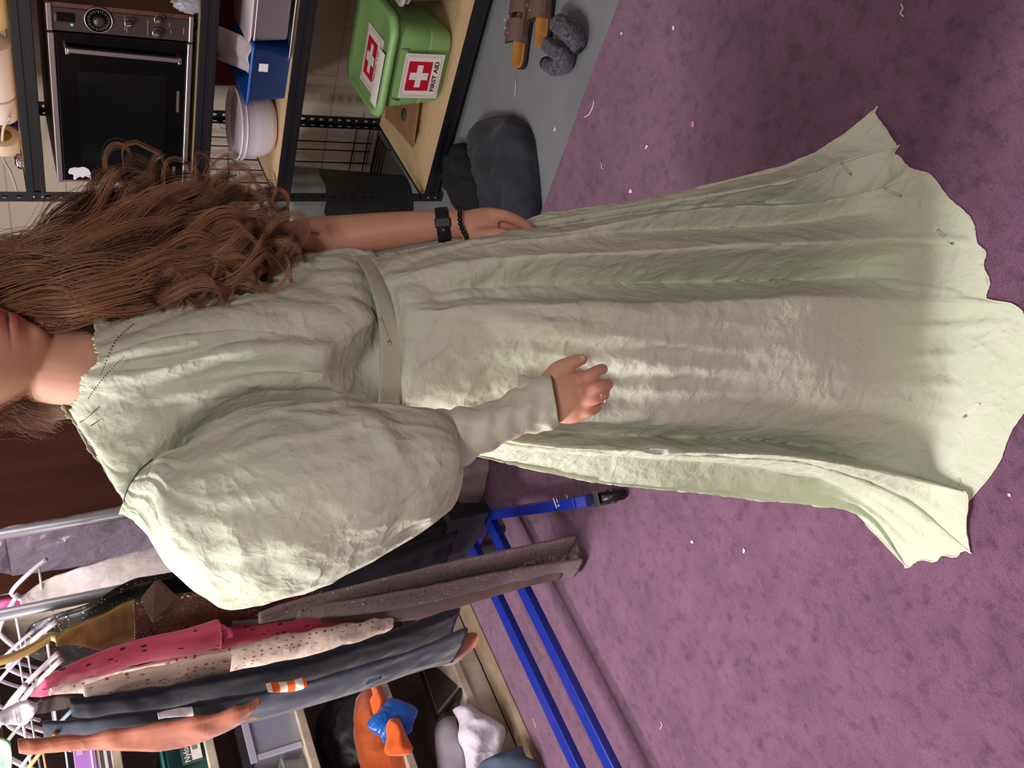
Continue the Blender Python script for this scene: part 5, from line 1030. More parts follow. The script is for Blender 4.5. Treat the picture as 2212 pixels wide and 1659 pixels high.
# ================================================================== the dress
M_dress = mat('pale_green_muslin', (220, 224, 209), rough=.85, spec=.2, sheen=.1, var=(6, (208, 218, 190), .3), bumps=[('crease', 6, .36, .008), ('crease', 17, .75, .004), ('crease', 42, .5, .002), ('weave', 900, .25, .0006)])
M_hem = mat('pale_green_hem', (222, 225, 202), rough=.85, spec=.2, bumps=[('crease', 5, .25, .006), ('weave', 900, .3, .0006)])
def curves_to_grid(curves, nr, nc, closed=True, lin_=0.0):
    """curves: list of [K,3] arrays; interpolate along and across"""
    K = [crs(c, nr) for c in curves]; A = np.array(K)          # (ncur, nr, 3)
    return np.array([crc(A[:, i], nc, lin_) if closed else crs(A[:, i], nc) for i in range(nr)])   # (nr, nc, 3)
# ---- skirt. Each line runs down the cloth: (x, y, offset) at eight heights, then where it meets the carpet, then the hem
R0, RW_ = 1.275, .135
SK = [  # lateral -1..1, waist, mid rows [(x,y,dr)...], contact (x,y,z), hem (x,y,z)
 (-1.00, (800, 556), [(900, 536, .07), (1050, 505, .09), (1200, 466, .10), (1400, 430, .09), (1600, 386, .06), (1720, 352, .03)], (1805, 305, .05), (1890, 240, .012)),
 (-.99, (803, 560), [(900, 537, .05), (1050, 508, .07), (1200, 478, .09), (1400, 445, .08), (1600, 410, .05), (1730, 385, .01)], (1840, 345, .06), (1940, 312, .02)),
 (-.98, (806, 564), [(900, 538, .05), (1050, 510, .06), (1200, 495, .09), (1400, 468, .08), (1600, 440, .07), (1740, 445, .05)], (1840, 462, .03), (1933, 336, .006)),
 (-.93, (812, 574), [(900, 546, .0), (1050, 516, -.01), (1200, 500, -.015), (1400, 467, -.01), (1600, 446, -.0), (1740, 440, -.01)], (1880, 412, .04), (2005, 378, .006)),
 (-.84, (822, 590), [(900, 568, -.0), (1050, 536, .0), (1200, 522, .0), (1400, 502, .015), (1600, 490, .02), (1740, 480, .015)], (1890, 455, .03), (2082, 450, .006)),
 (-.76, (830, 604), [(900, 585, -.01), (1050, 560, -.01), (1200, 550, -.01), (1400, 540, -.015), (1600, 530, -.02), (1760, 524, -.02)], (1930, 515, .05), (2118, 520, .006)),
 (-.66, (838, 622), [(900, 612, -.01), (1050, 592, -.005), (1200, 580, -.0), (1400, 572, .0), (1600, 566, .0), (1760, 560, .0)], (1900, 560, .02), (2132, 560, .006)),
 (-.56, (846, 640), [(900, 634, -.01), (1050, 622, .005), (1200, 618, .02), (1400, 612, .035), (1600, 608, .035), (1760, 604, .03)], (1910, 600, .02), (2136, 610, .006)),
 (-.46, (852, 660), [(900, 655, -.01), (1050, 647, -.0), (1200, 643, .0), (1400, 640, .005), (1600, 632, .005), (1760, 622, .005)], (1930, 622, .03), (2140, 645, .006)),
 (-.38, (856, 678), [(900, 672, -.015), (1050, 662, -.015), (1200, 658, -.02), (1400, 655, -.025), (1600, 648, -.025), (1760, 640, -.025)], (1950, 650, .05), (2185, 656, .010)),
 (-.18, (862, 718), [(900, 712, -.01), (1050, 706, -.01), (1200, 702, -.02), (1400, 700, -.02), (1600, 700, -.02), (1760, 694, -.015)], (1980, 700, .04), (2222, 690, .006)),
 (.08, (866, 762), [(900, 762, -.01), (1050, 764, -.0), (1200, 768, .0), (1400, 772, -.01), (1600, 776, -.01), (1760, 778, -.01)], (2010, 778, .03), (2250, 765, .006)),
 (.34, (868, 812), [(900, 814, -.005), (1050, 828, .005), (1200, 838, .005), (1400, 848, .0), (1600, 852, .0), (1760, 858, .0)], (2020, 868, .03), (2222, 862, .006)),
 (.56, (868, 856), [(900, 862, .0), (1050, 885, .0), (1200, 898, .0), (1400, 915, .0), (1600, 922, .005), (1760, 930, .01)], (1985, 960, .02), (2168, 985, .006)),
 (.72, (866, 888), [(900, 896, .01), (1050, 920, .01), (1200, 936, .01), (1400, 945, .015), (1600, 952, .02), (1760, 968, .03)], (1950, 1020, .02), (2092, 1078, .006)),
 (.80, (862, 900), [(900, 908, .0), (1050, 940, -.0), (1200, 962, -.01), (1400, 970, -.015), (1600, 978, -.015), (1760, 992, -.01)], (1975, 1034, .06), (2086, 1066, .022)),
 (.84, (858, 908), [(900, 916, .01), (1050, 950, .01), (1200, 966, .005), (1400, 977, .0), (1600, 988, .0), (1760, 1006, .0)], (1950, 1075, .04), (2092, 1188, .012)),
 (.93, (850, 918), [(900, 926, .05), (1050, 965, .05), (1200, 978, .055), (1400, 992, .06), (1600, 1008, .06), (1760, 1035, .05)], (1885, 1090, .03), (2030, 1205, .008)),
 (1.0, (840, 925), [(900, 940, .06), (1050, 988, .07), (1200, 1018, .07), (1400, 1048, .06), (1600, 1072, .05), (1740, 1083, .03)], (1870, 1110, .03), (1957, 1221, .008)),
]
curv = []; SK2 = []
for row in SK:
    SK2.append(row)
    if row[0] in (-1.00, -.99, .84, 1.0, .80): SK2.append((row[0], (row[1][0]+.5, row[1][1]+2), [(x, y+2, d) for x, y, d in row[2]], (row[3][0]+1, row[3][1]+2, row[3][2]), (row[4][0]+2, row[4][1]+3, row[4][2])))
for l, w, mids, con, hem in SK2:
    r0 = R0-RW_*math.sqrt(max(0, 1-l*l)); pc = at(con[0], con[1], z=con[2]); rc_ = math.hypot(pc[0], pc[1]); ph = at(hem[0], hem[1], z=hem[2])
    z0, z1 = .985, con[2]; pts = [at(w[0], w[1], r=r0)]
    z0 = pts[0][2]
    for x, y, dr in mids:
        d = ray(x, y); k = math.hypot(d[0], d[1])       # solve t*k = r0+(rc-r0)*(z0-z)/(z0-z1)+dr,  z = H+t*dz
        a_ = (rc_-r0)/(z0-z1); hip = .0
        t = (r0+a_*(z0-CAMH))/(k+a_*d[2]); z = CAMH+t*d[2]; hb = -.035*math.sin(math.pi*min(1, max(0, (z0-z)/.55)))*(1-l*l*.8)
        t = (r0+a_*(z0-CAMH)+dr*(2.2 if abs(l) < .9 else 1)+hb)/(k+a_*d[2]); pts.append(CAMP+d*t)
    pts += [pc, ph]; curv.append(np.array(pts))
gaze = nrm([.7, .71, 0]); A_, B_ = curv[0], curv[-1]; back = []
for j in range(1, 7):
    ph_ = math.pi*j/7; row = []
    for i in range(len(A_)):
        mid = (A_[i]+B_[i])/2; hv = (B_[i]-A_[i])/2; dep = .12+.30*(i/(len(A_)-1))
        p = mid+hv*math.cos(ph_)*(1-.45*math.sin(ph_)**.6*min(1, i/5))+gaze*dep*math.sin(ph_); p[2] = max(p[2], .008); row.append(p)
    back.append(np.array(row))
G = curves_to_grid(curv+back, 230, 420, lin_=.55)
ridx = np.linspace(0, 1, 230); amp = np.where(ridx < .75, 1, np.clip((1-ridx)/.25, .25, 1))
for i in range(230):       # soft swells where the cloth spreads over the carpet, and long hanging folds above
    u = i/229
    for k in range(420):
        c = k/420; w_ = math.sin(2*math.pi*(23*c+1.5*noise.noise(Vector((c*9, u*1.5, 2)))))
        if u > .72 and i < 229: G[i, k, 2] += .010*max(0, w_)*math.sin(math.pi*(u-.72)/.28)
        elif u > .12: p_ = G[i, k]; d_ = nrm([p_[0]-.95, p_[1]-.95, 0]); G[i, k] += d_*.0045*w_*math.sin(math.pi*(u-.12)/.6)
G = fold_noise(G, .0062, 9.5, 3.1, (1, 1, .8), amp); G = fold_noise(G, .0022, 24, 7.7, (1, 1, .9), amp); G[:, :, 2] = np.maximum(G[:, :, 2], .0105)
M_bod = M_dress
# ---- bodice: lines from neckline to waist, (x, y, horizontal distance)
BD = [
 [(232, 600, 1.37), (330, 588, 1.37), (420, 585, 1.36), (520, 575, 1.35), (600, 560, 1.34), (680, 552, 1.335), (735, 548, 1.33), (775, 552, 1.31), (805, 560, 1.29)],
 [(205, 650, 1.28), (310, 640, 1.29), (420, 625, 1.29), (520, 606, 1.29), (600, 580, 1.30), (680, 560, 1.31), (735, 553, 1.31), (772, 556, 1.30), (812, 568, 1.28)],
 [(203, 716, 1.205), (300, 690, 1.21), (420, 653, 1.22), (520, 632, 1.225), (600, 602, 1.25), (680, 574, 1.27), (738, 562, 1.275), (778, 572, 1.27), (820, 585, 1.255)],
 [(202, 742, 1.18), (300, 716, 1.175), (420, 685, 1.17), (520, 668, 1.17), (600, 645, 1.19), (680, 620, 1.20), (745, 598, 1.21), (790, 600, 1.225), (832, 612, 1.225)],
 [(210, 768, 1.165), (300, 748, 1.15), (420, 725, 1.14), (520, 705, 1.145), (600, 690, 1.155), (680, 668, 1.16), (760, 645, 1.165), (806, 642, 1.20), (845, 645, 1.20)],
 [(206, 790, 1.165), (300, 778, 1.16), (420, 758, 1.15), (520, 740, 1.145), (620, 722, 1.14), (710, 705, 1.14), (790, 688, 1.15), (826, 690, 1.185), (856, 690, 1.185)],
 [(178, 812, 1.175), (290, 805, 1.15), (420, 778, 1.135), (520, 760, 1.13), (620, 752, 1.125), (700, 748, 1.11), (762, 735, 1.135), (822, 728, 1.18), (860, 732, 1.175)],
 [(174, 832, 1.185), (280, 835, 1.16), (420, 815, 1.155), (520, 800, 1.15), (620, 790, 1.135), (690, 790, 1.115), (732, 790, 1.14), (785, 782, 1.188), (862, 782, 1.172)],
 [(172, 855, 1.195), (275, 870, 1.165), (400, 850, 1.15), (500, 828, 1.14), (600, 815, 1.13), (690, 825, 1.13), (738, 840, 1.15), (790, 832, 1.185), (864, 832, 1.175)],
 [(150, 886, 1.205), (255, 925, 1.175), (380, 890, 1.165), (480, 862, 1.155), (580, 848, 1.16), (680, 850, 1.17), (750, 868, 1.18), (810, 870, 1.185), (862, 872, 1.185)],
 [(168, 922, 1.21), (240, 985, 1.18), (350, 950, 1.175), (450, 905, 1.215), (560, 885, 1.225), (660, 885, 1.20), (750, 900, 1.21), (810, 905, 1.215), (855, 905, 1.215)],
 [(215, 990, 1.195), (262, 1040, 1.185), (340, 1010, 1.19), (450, 950, 1.21), (560, 920, 1.23), (660, 920, 1.23), (750, 925, 1.24), (810, 925, 1.24), (845, 925, 1.24)],
 [(268, 1082, 1.20), (290, 1085, 1.21), (350, 1050, 1.23), (450, 990, 1.25), (560, 960, 1.27), (660, 945, 1.28), (750, 935, 1.29), (800, 925, 1.29), (830, 920, 1.29)],
 [(212, 1000, 1.235), (262, 1010, 1.27), (350, 990, 1.30), (450, 950, 1.33), (560, 910, 1.36), (650, 890, 1.37), (730, 870, 1.38), (770, 860, 1.38), (790, 850, 1.385)],
 [(160, 915, 1.255), (230, 900, 1.31), (330, 870, 1.37), (430, 830, 1.41), (530, 800, 1.43), (620, 770, 1.43), (700, 750, 1.42), (740, 740, 1.42), (765, 735, 1.42)],
 [(135, 860, 1.27), (220, 820, 1.34), (320, 780, 1.40), (420, 740, 1.44), (520, 710, 1.45), (610, 690, 1.44), (690, 670, 1.42), (730, 660, 1.42), (760, 655, 1.42)],
 [(138, 760, 1.30), (220, 720, 1.38), (320, 700, 1.42), (420, 670, 1.44), (520, 640, 1.44), (610, 620, 1.42), (690, 605, 1.40), (740, 600, 1.39), (770, 600, 1.38)],
 [(165, 690, 1.31), (240, 650, 1.39), (330, 640, 1.42), (420, 620, 1.42), (520, 600, 1.41), (600, 585, 1.40), (690, 575, 1.38), (740, 570, 1.37), (780, 570, 1.35)],
]
Gb = curves_to_grid([np.array([at(x, y, r=r) for x, y, r in c]) for c in BD], 130, 260)
du_ = np.gradient(Gb, axis=0); dv_ = np.roll(Gb, -1, 1)-np.roll(Gb, 1, 1); nb_ = np.cross(du_, dv_); nb_ /= np.linalg.norm(nb_, axis=2, keepdims=True)+1e-9
for i in range(130):
    u = i/129
    for k in range(260):
        c = k/260; q = 13*c+1.1*math.sin(3.1*u+6*c)+1.0*u; w_ = abs((q % 1)-.5)*2; Gb[i, k] += nb_[i, k]*(.0085*(w_**1.5-.4)*(.25+.9*math.sin(math.pi*min(1, u*1.05+.05)))*(.5+.5*noise.noise(Vector((c*14, u*3, 4)))+.35))
Gb = fold_noise(Gb, .0085, 8, 9.2, (1, 1, .7))
Gb[0] += 0.0
for k in range(260):                         # torn, uneven neckline edge
    Gb[0, k] += np.array([0, 0, .004*noise.noise(Vector((k*.35, 1, 0)))+.003*noise.noise(Vector((k*1.1, 3, 0)))])
dress = mk('dress', Gb.reshape(-1, 3), grid_faces(130, 260), M_dress, person); solid(dress, .0012); tag(dress, 'pale green unhemmed muslin dress')
skirt = mk('skirt', G.reshape(-1, 3), grid_faces(230, 420), M_dress, dress, mats=[M_dress, M_hem], fmat=[0 for i in range(229) for k in range(420)]); solid(skirt, .0012)
# frayed selvedge along the hem
b = MB(); hp_ = [G[-1, k]+np.array([0, 0, .001]) for k in range(0, 420) if k < 330]; hp_ = [p+nrm(np.array([p[0]-.9, p[1]-.9, 0]))*.0015*noise.noise(Vector((i*.8, 0, 0))) for i, p in enumerate(hp_)]
b.tube(hp_, [.0013+.0009*noise.noise(Vector((i*.9, 5, 0))) for i in range(len(hp_))], 6); b.obj('frayed_hem', mat('fray', (236, 226, 216), rough=.9), dress)
# ---- belt: flat band round the waist
def belt_ring(rows):
    return [at(x, y, r=r) for x, y, r in rows]
up_ = [(757, 553, 1.315), (775, 568, 1.262), (792, 600, 1.212), (806, 640, 1.180), (815, 680, 1.160), (820, 720, 1.148), (821, 770, 1.145), (820, 820, 1.155), (817, 870, 1.175), (810, 915, 1.215), (790, 915, 1.30), (745, 860, 1.385), (715, 780, 1.43), (712, 700, 1.43), (722, 620, 1.41), (738, 570, 1.37)]
lo_ = [(800, 541, 1.325), (822, 565, 1.262), (838, 600, 1.212), (851, 640, 1.180), (861, 680, 1.160), (867, 720, 1.148), (869, 770, 1.145), (868, 820, 1.155), (865, 870, 1.175), (857, 915, 1.215), (835, 920, 1.30), (790, 862, 1.385), (758, 780, 1.43), (755, 700, 1.43), (765, 620, 1.41), (782, 562, 1.37)]
U_, L__ = crc([at(*p[:2], r=p[2]-.006) for p in up_], 140), crc([at(*p[:2], r=p[2]-.006) for p in lo_], 140)
Gt = np.array([U_*(1-t)+L__*t for t in np.linspace(0, 1, 8)])
belt = mk('belt', Gt.reshape(-1, 3), grid_faces(8, 140), mat('belt_cotton', (196, 197, 178), rough=.7, spec=.3, sheen=.1, bumps=[('noise', 14, .2, .004), ('weave', 900, .3, .0005)]), dress); solid(belt, .003, 0)
# ---- puffed sleeve
def amp_(u): return .16*max(0, 1-u*4.2)**1.3+.012
sts = [(262, 1098, 292, 1030, (1.085, 1.11), .035), (272, 1110, 318, 1005, (1.075, 1.10), .055), (292, 1130, 352, 985, (1.06, 1.09), .080), (340, 1185, 405, 962, (1.06, 1.08), .098), (420, 1268, 470, 915, (1.06, 1.07), .112), (500, 1306, 540, 882, (1.06, 1.07), .120), (600, 1296, 620, 866, (1.065, 1.075), .122), (700, 1258, 700, 862, (1.075, 1.085), .118), (790, 1216, 780, 862, (1.085, 1.10), .112), (870, 1168, 860, 868, (1.10, 1.115), .100), (940, 1124, 930, 884, (1.115, 1.125), .085), (985, 1075, 972, 915, (1.125, 1.13), .065), (998, 1030, 984, 940, (1.13, 1.135), .045), (975, 1010, 962, 945, (1.14, 1.14), .028)]
Gs = iloft(sts, 200, 150, pleat=(amp_, 13, .8))
Gs = fold_noise(Gs, .011, 8.5, 6.3, (1, 1, .8), np.clip(np.linspace(0, 1, 150)*8, .2, 1))
n = 200; f = grid_faces(150, n); sl = mk('puff_sleeve', Gs.reshape(-1, 3), f, M_dress, dress); solid(sl, .0012)
# gathering stitches and armhole seam
M_st = mat('dark_thread', (60, 62, 60), rough=.9)
def stitches(pix, rr, name, gap=2, r=.0007, lift=.004):
    P = crs([at(x, y, r=rr_) for (x, y), rr_ in zip(pix, rr)], 60)
    b = MB()
    for i in range(0, 58, gap+1): 
        w = nrm(CAMP-P[i])*lift; b.tube([P[i]+w, P[i+1]+w], r, 5)
    o = b.obj(name, M_st, dress); return o
b = MB(); b.tube(crs([at(x, y, r=r_) for x, y, r_ in ((266, 1085, 1.185), (278, 1052, 1.168), (300, 1018, 1.158), (330, 992, 1.155))], 30), .0009, 6); b.obj('armhole_seam', M_st, dress)
# ---- forearm sleeve
sts = [(935, 1010, 925, 890, (1.165, 1.165), .045), (990, 1004, 960, 886, (1.17, 1.17), .046), (1025, 988, 985, 880, (1.175, 1.175), .045), (1058, 972, 1020, 876, (1.18, 1.18), .044), (1085, 958, 1050, 868, (1.185, 1.185), .043), (1110, 945, 1080, 856, (1.19, 1.19), .042), (1140, 934, 1110, 838, (1.195, 1.195), .040), (1165, 932, 1140, 824, (1.20, 1.20), .038), (1192, 928, 1165, 816, (1.205, 1.205), .036), (1208, 918, 1188, 814, (1.208, 1.208), .034)]
Gf = iloft(sts, 110, 90)
for i in range(90):
    c = Gf[i].mean(0)
    for k in range(110):
        th = 2*math.pi*k/110; u = i/89
        Gf[i, k] = c+(Gf[i, k]-c)*(1+.055*math.sin(u*34+2.2*math.sin(th+.6)+1.2*math.sin(2*th))*(1-u**3)+.02*math.sin(th*5+u*9))
Gf = fold_noise(Gf, .006, 14, 1.7)
fs_ = mk('fitted_sleeve', Gf.reshape(-1, 3), grid_faces(90, 110), mat('pale_green_muslin_light', (224, 228, 208), rough=.85, spec=.2, sheen=.15, bumps=[('crease', 14, .5, .005), ('weave', 900, .25, .0006)]), dress); solid(fs_, .0014)
b = MB(); b.tube([Gf[-1, k] for k in range(110)], .0016, 6, closed=True); b.obj('cuff_edge', mat('cuff_edging', (214, 226, 170), rough=.8), dress)
# flared tab of the cuff opening
V = []
for i, (a, b_) in enumerate([((1120, 808), (1118, 845)), ((1128, 806), (1140, 842)), ((1142, 812), (1156, 838)), ((1160, 818), (1172, 834))]):
    pa, pb = at(*a, D=1.20), at(*b_, D=1.185)
    for t in np.linspace(0, 1, 6): V.append(pa*(1-t)+pb*t+nrm(CAMP-pa)*.006*math.sin(math.pi*t))
ft = mk('cuff_tab', V, grid_faces(4, 6, False), M_dress, dress); solid(ft, .0012); subd(ft, 2)
# dark basting stitches round the neckline
for pix, rr in (([(288, 700), (262, 722), (240, 752), (226, 790), (216, 812)], [1.20, 1.185, 1.165, 1.158, 1.155]), ([(268, 770), (248, 790), (225, 815), (205, 840), (190, 862)], [1.148, 1.148, 1.15, 1.16, 1.17]), ([(216, 878), (200, 892), (185, 905), (172, 912)], [1.178, 1.19, 1.19, 1.195]), ([(218, 905), (208, 912), (196, 920)], [1.178, 1.18, 1.185])):
    stitches(pix, rr, 'basting_stitch', 2)
b = MB()
for q in ((0, 0), (3, 4)): b.tube(crs([at(x+q[0], y+q[1], D=1.04) for x, y in ((490, 908), (500, 896), (512, 888), (520, 886), (516, 898))], 16), .0005, 5)
# ---- safety pins
def pin(p1, p2, place, open_=False):
    a, b_ = place(*p1), place(*p2); u = nrm(b_-a); L_ = np.linalg.norm(b_-a); w = nrm(CAMP-a); w = nrm(w-u*w.dot(u)); s = np.cross(u, w); lift = w*.0012
    b = MB(); b.tube(crs([b_+lift-u*.004+s*.0018, a+lift+s*.0018, a+lift-u*.0018, a+lift-s*.0018, b_+lift-u*.004-s*.0018], 24), .00045, 6)
    for k in (1,): b.tube([a+lift+(u*math.cos(t)+s*math.sin(t))*.0018 for t in np.linspace(0, 6.28, 10)], .0005, 5)
    o = b.obj('safety_pin', M_sil, dress)
    return o, b_+lift, u, s
def sp_(f): 
    return f
flo = lambda zz: (lambda x, y: at(x, y, z=zz))
for p1, p2, pl in (((1818, 352), (1837, 374), lambda x, y: near_skirt(x, y)), ((1916, 411), (1946, 422), lambda x, y: near_skirt(x, y)), ((2030, 499), (2056, 526), lambda x, y: near_skirt(x, y)), ((2112, 876), (2084, 900), lambda x, y: near_skirt(x, y)), ((2072, 1040), (2074, 1048), lambda x, y: near_skirt(x, y)), ((822, 690), (840, 740), lambda x, y: at(x, y, r=1.143))):
    pass
from mathutils.bvhtree import BVHTree
def bvh(o):
    me = o.data; off = Vector(ORG[person.name_full]); return BVHTree.FromPolygons([v.co+off for v in me.vertices], [tuple(p.vertices) for p in me.polygons])
BV = [bvh(skirt), bvh(belt), bvh(dress)]
def surf(x, y, which=(0, 1, 2), lift=.0015):
    d = nrm(ray(x, y)); best = None
    for i in which:
        h = BV[i].ray_cast(Vector(CAMP), Vector(d))
        if h[0] is not None and (best is None or h[3] < best[3]): best = h
    if best is None: return at(x, y, z=.02)
    return np.array(best[0])-d*lift
for (p1, p2) in (((1818, 352), (1838, 376)), ((1914, 409), (1948, 424)), ((2028, 499), (2058, 528)), ((2113, 875), (2083, 901)), ((2071, 1036), (2074, 1050)), ((822, 690), (842, 742))):
    o, e, u, s = pin(p1, p2, lambda x, y: surf(x, y, lift=.002))
    b = MB(); b.bar(e-u*.004, e, .0045, .0025, up=np.cross(u, s)); b.ball(e, .0023, 8); bb_ = b.obj('pin_cap', M_sil, dress)
# ================================================================== hair
M_hair = mat('auburn_hair', (172, 130, 108), rough=.34, spec=.55, var=(22, (96, 62, 50), .25, (1, 1, .3)))
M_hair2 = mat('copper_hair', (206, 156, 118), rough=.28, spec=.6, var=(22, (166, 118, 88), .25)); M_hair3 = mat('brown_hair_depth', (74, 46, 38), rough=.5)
def hp(x, y, r): return at(x, y, r=r)
crown = HC+hU*.105-hF*.02
left = -hR
def scalp(a, e):     # a: angle from front towards her left (deg), e: elevation 0..1
    d = hF*math.cos(math.radians(a))+left*math.sin(math.radians(a)); t = e*math.pi/2
    q = d*math.cos(t)+hU*math.sin(t); return HC+hR*(q@hR)*.080+hF*(q@hF)*.100+hU*(q@hU)*.122
# guide locks: photograph path, with horizontal distance
GL = [  # outer (top of the picture) to inner
 [(0, 606, 1.30), (70, 558, 1.32), (150, 510, 1.34), (200, 450, 1.36), (235, 415, 1.37), (268, 400, 1.37), (262, 418, 1.36)],
 [(0, 606, 1.29), (90, 556, 1.31), (180, 505, 1.33), (260, 445, 1.35), (310, 425, 1.36), (330, 448, 1.35), (318, 470, 1.34)],
 [(0, 612, 1.28), (110, 560, 1.30), (220, 510, 1.32), (330, 455, 1.34), (410, 420, 1.36), (450, 408, 1.37), (480, 425, 1.36)],
 [(0, 614, 1.27), (120, 566, 1.29), (250, 525, 1.31), (380, 470, 1.33), (480, 438, 1.35), (550, 445, 1.35), (572, 425, 1.36)],
 [(0, 616, 1.26), (130, 574, 1.28), (270, 540, 1.30), (400, 500, 1.31), (500, 470, 1.33), (580, 480, 1.34), (618, 505, 1.34)],
 [(0, 618, 1.25), (140, 584, 1.27), (290, 560, 1.29), (420, 530, 1.30), (520, 505, 1.31), (600, 515, 1.32), (636, 540, 1.32)],
 [(0, 620, 1.24), (140, 596, 1.26), (300, 578, 1.27), (430, 560, 1.28), (530, 545, 1.29), (610, 545, 1.30), (648, 575, 1.30)],
 [(10, 622, 1.23), (150, 612, 1.25), (300, 600, 1.26), (430, 590, 1.27), (530, 580, 1.27), (600, 575, 1.28), (632, 595, 1.27)],
 [(25, 626, 1.22), (160, 626, 1.24), (300, 622, 1.25), (420, 618, 1.25), (500, 618, 1.25), (560, 606, 1.25), (600, 590, 1.26)],
 [(50, 632, 1.22), (170, 644, 1.24), (290, 646, 1.25), (380, 640, 1.25), (450, 645, 1.24), (500, 640, 1.24), (545, 622, 1.25)],
 [(75, 645, 1.22), (170, 665, 1.25), (260, 672, 1.25), (330, 668, 1.25), (400, 655, 1.25), (440, 652, 1.24), (480, 645, 1.24)],
 [(100, 660, 1.24), (160, 684, 1.26), (220, 694, 1.26), (290, 684, 1.255), (350, 668, 1.25), (390, 660, 1.25), (420, 655, 1.25)],
]
GW = []
for j, g in enumerate(GL):
    a = 70+ (len(GL)-1-j)*0+ (11-j)*6; a = 150-(j*7)
    pre = [crown+left*.012*(1+j*.1)-hF*.003*(11-j), scalp(a, .62), scalp(a, .30), scalp(a, .02)+left*.008]
    g2 = []
    for (x, y, r) in g:
        k = max(0, 1-x/190.)
        g2.append((x, y-(14 if j > 5 else 4)*k, r+.075*k))
    pre[3] = pre[3]+left*.012+gaze*.02
    GW.append(crs(pre+[hp(*p) for p in g2], 40))
GW = np.array(GW)
hair_root = None
def locks(nclump, per, name, m, seed, spread=.030, cw=.0075, wav=.008, rad=.0005, vr=(0, 11), tips=(.8, 1.0), curl=.012, fly=.0, K=96, front=.0):
    """wavy locks: each lock follows a guide with its own wave and a curled tip; many thin strands run together in it"""
    r_ = np.random.default_rng(seed); VV = []; FF = []; base_n = 0
    for c in range(nclump):
        v_ = r_.uniform(*vr); i = min(int(v_), 10); u = v_-i; B0 = GW[i]*(1-u)+GW[i+1]*u; end = max(16, int(40*r_.uniform(*tips))); B0 = crs(B0[:end], K)
        t = np.linspace(0, 1, K); T = np.gradient(B0, axis=0); T /= np.linalg.norm(T, axis=1, keepdims=True)
        A = np.cross(T, gaze); A /= np.linalg.norm(A, axis=1, keepdims=True); Bx = np.cross(T, A)
        off = r_.normal(0, 1, 3); off = off/np.linalg.norm(off)*r_.uniform(.2, 1)*spread-gaze*front; g = np.clip(t*2.2, 0, 1)[:, None]
        fr_ = r_.uniform(11, 19); ph = v_*1.1+r_.uniform(0, 2.0); w = (wav*np.clip(t*2.5, 0, 1)*(.6+.8*t))[:, None]; fr2 = r_.uniform(20, 32)
        cc = (curl*np.clip((t-.62)/.38, 0, 1)**1.3*r_.uniform(.4, 1.4))[:, None]; sg = r_.choice([-1, 1])
        C = B0+off*(.15+g*.85)+A*w*np.sin(fr_*t+ph)[:, None]+Bx*w*.8*np.cos(fr_*t*.93+ph)[:, None]+A*cc*np.sin(fr2*t)[:, None]*sg+Bx*cc*np.cos(fr2*t)[:, None]
        n_ = per; jo = r_.normal(0, 1, (n_, 2))*cw*np.array([1, .55]); tp = (.35+.8*np.clip(t*3, 0, 1))*(1-.55*np.clip((t-.75)/.25, 0, 1))
        jph = r_.uniform(0, 6.28, n_); jl = r_.normal(0, 1, (n_, 3))*fly
        P = C[None]+A[None]*(jo[:, 0, None]*tp[None])[..., None]+Bx[None]*(jo[:, 1, None]*tp[None])[..., None]
        P = P+(A[None]*(np.sin(9*t[None]+jph[:, None])[..., None])+Bx[None]*(np.cos(7*t[None]+jph[:, None])[..., None]))*(.0012+fly*.3)*t[None, :, None]+jl[:, None]*(t[None, :, None]**2)
        R_ = rad*(1-.65*t**2)*1.0; an = np.array([0, 2.094, 4.189])
        ringv = P[:, :, None, :]+(A[None, :, None, :]*np.cos(an)[None, None, :, None]+Bx[None, :, None, :]*np.sin(an)[None, None, :, None])*R_[None, :, None, None]
        VV.append(ringv.reshape(-1, 3))
        ks = np.arange(K-1)[:, None]*3; q = np.arange(3)[None]; q2 = (q+1) % 3
        f = np.stack([ks+q, ks+q2, ks+3+q2, ks+3+q], -1).reshape(-1, 4); f = (f[None]+(np.arange(n_)*K*3)[:, None, None]).reshape(-1, 4)+base_n; FF.append(f); base_n += n_*K*3
    V = np.concatenate(VV); F = np.concatenate(FF); org = ORG[person.name_full]
    me = bpy.data.meshes.new(name); me.vertices.add(len(V)); me.vertices.foreach_set('co', (V-org).ravel()); me.loops.add(F.size); me.loops.foreach_set('vertex_index', F.ravel().astype(np.int32))
    me.polygons.add(len(F)); me.polygons.foreach_set('loop_start', np.arange(0, F.size, 4, dtype=np.int32)); me.polygons.foreach_set('use_smooth', np.ones(len(F), bool)); me.update(calc_edges=True); me.materials.append(m)
    o = bpy.data.objects.new(name, me); COL.objects.link(o); o.parent = hair_root; ORG[o.name_full] = org
    return o
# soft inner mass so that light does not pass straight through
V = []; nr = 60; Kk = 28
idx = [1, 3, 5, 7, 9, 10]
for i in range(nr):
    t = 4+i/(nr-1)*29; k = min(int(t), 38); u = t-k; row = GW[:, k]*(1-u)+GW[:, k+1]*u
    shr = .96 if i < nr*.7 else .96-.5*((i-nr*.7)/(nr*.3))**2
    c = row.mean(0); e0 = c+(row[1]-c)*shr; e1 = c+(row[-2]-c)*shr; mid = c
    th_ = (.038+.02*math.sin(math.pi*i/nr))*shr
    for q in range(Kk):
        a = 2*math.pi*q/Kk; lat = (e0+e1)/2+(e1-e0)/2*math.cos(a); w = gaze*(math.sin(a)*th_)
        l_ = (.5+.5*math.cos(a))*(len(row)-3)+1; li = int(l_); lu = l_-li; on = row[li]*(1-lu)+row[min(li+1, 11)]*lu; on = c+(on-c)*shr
        p = on+w+gaze*.012; V.append(p+.006*np.array(noise.noise_vector(Vector(p)*30)))
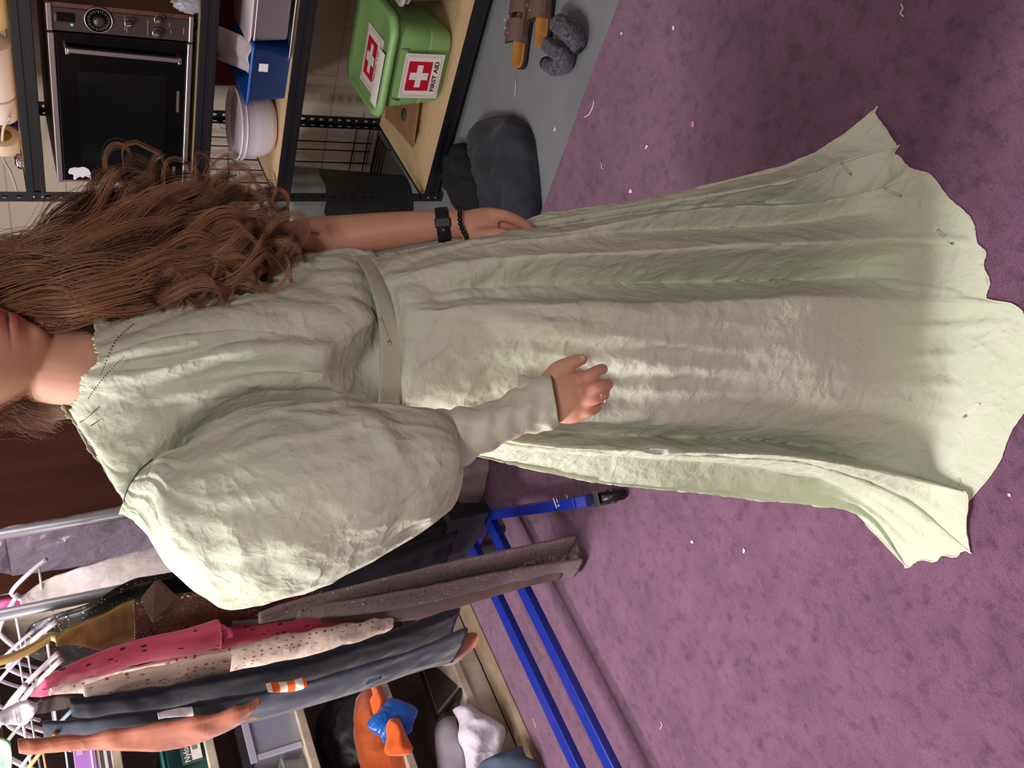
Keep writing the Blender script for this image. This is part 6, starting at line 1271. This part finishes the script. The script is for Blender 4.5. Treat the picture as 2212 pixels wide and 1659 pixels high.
f = grid_faces(nr, Kk); f.append(tuple(range(Kk))[::-1]); f.append(tuple((nr-1)*Kk+k for k in range(Kk)))
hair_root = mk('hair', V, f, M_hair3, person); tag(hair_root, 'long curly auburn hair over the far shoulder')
# scalp cap
v = []; f = []; n = 26
for i in range(n+1):
    for k in range(2*n):
        t = math.pi*i/n*.80; p = math.pi*k/n; d = np.array([math.sin(t)*math.cos(p), math.sin(t)*math.sin(p), math.cos(t)]); q = head_pt(d)*1.07
        if q[1] > -.035 and q[2] < .055: q = head_pt(d)*.90
        v.append(HC+hR*q[0]+hF*q[1]+hU*q[2])
for i in range(n):
    for k in range(2*n): f.append((i*2*n+k, i*2*n+(k+1) % (2*n), (i+1)*2*n+(k+1) % (2*n), (i+1)*2*n+k))
mk('hair_cap', v, f, M_hair, hair_root)
locks(120, 34, 'hair_lock', M_hair, 1, wav=.013, cw=.0062, curl=.018, spread=.032)
locks(70, 26, 'hair_lock', M_hair2, 2, spread=.036, front=.014, curl=.024, wav=.016, cw=.0050, rad=.00042)
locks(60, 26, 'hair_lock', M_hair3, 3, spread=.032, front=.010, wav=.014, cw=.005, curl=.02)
locks(48, 26, 'hair_lock', M_hair2, 6, spread=.026, front=.026, vr=(2, 9.5), tips=(.88, 1.0), curl=.030, wav=.014, cw=.0045)
locks(26, 14, 'hair_lock', M_hair2, 8, spread=.03, front=.0, vr=(0, 3), tips=(.9, 1.0), curl=.034, wav=.014, cw=.0030)
locks(60, 3, 'flyaway_hair', M_hair2, 4, spread=.05, rad=.00022, fly=.012, wav=.012, curl=.02)
r_ = np.random.default_rng(5)
# hair behind the near side of the neck
NG = np.array([crs([crown+hR*.02, scalp(-100-j*12, .55), scalp(-105-j*12, .1)]+[hp(*p) for p in g], 34) for j, g in enumerate((
   [(0, 862, 1.24), (50, 868, 1.27), (100, 880, 1.30), (132, 892, 1.33)], [(0, 880, 1.27), (45, 890, 1.30), (90, 905, 1.33), (120, 915, 1.35)], [(0, 905, 1.30), (40, 915, 1.32), (70, 925, 1.34), (90, 935, 1.36)]))])
V = []; F = []
for s in range(900):
    u = r_.uniform(0, 1.99)**.8; i = min(int(u), 1); w = u-i; base = NG[i]*(1-w)+NG[i+1]*w; end = int(34*r_.uniform(.6, 1)); base = base[:end]; K = len(base); off = r_.normal(0, 1, 3)*.008; ph = r_.uniform(0, 6)
    P = [base[k]+off*min(1, k/10)+.0035*np.array(noise.noise_vector(Vector((int(s/12)*2.7+s*.02, k*.11, 1))))*min(2, k/8)*1.6 for k in range(K)]
    v, f = tube_data(P, [.0005*(1-.6*k/K) for k in range(K)], 3, False, False); n0 = len(V); V += v; F += [tuple(a+n0 for a in q) for q in f]
mk('hair_lock', V, F, M_hair, hair_root)
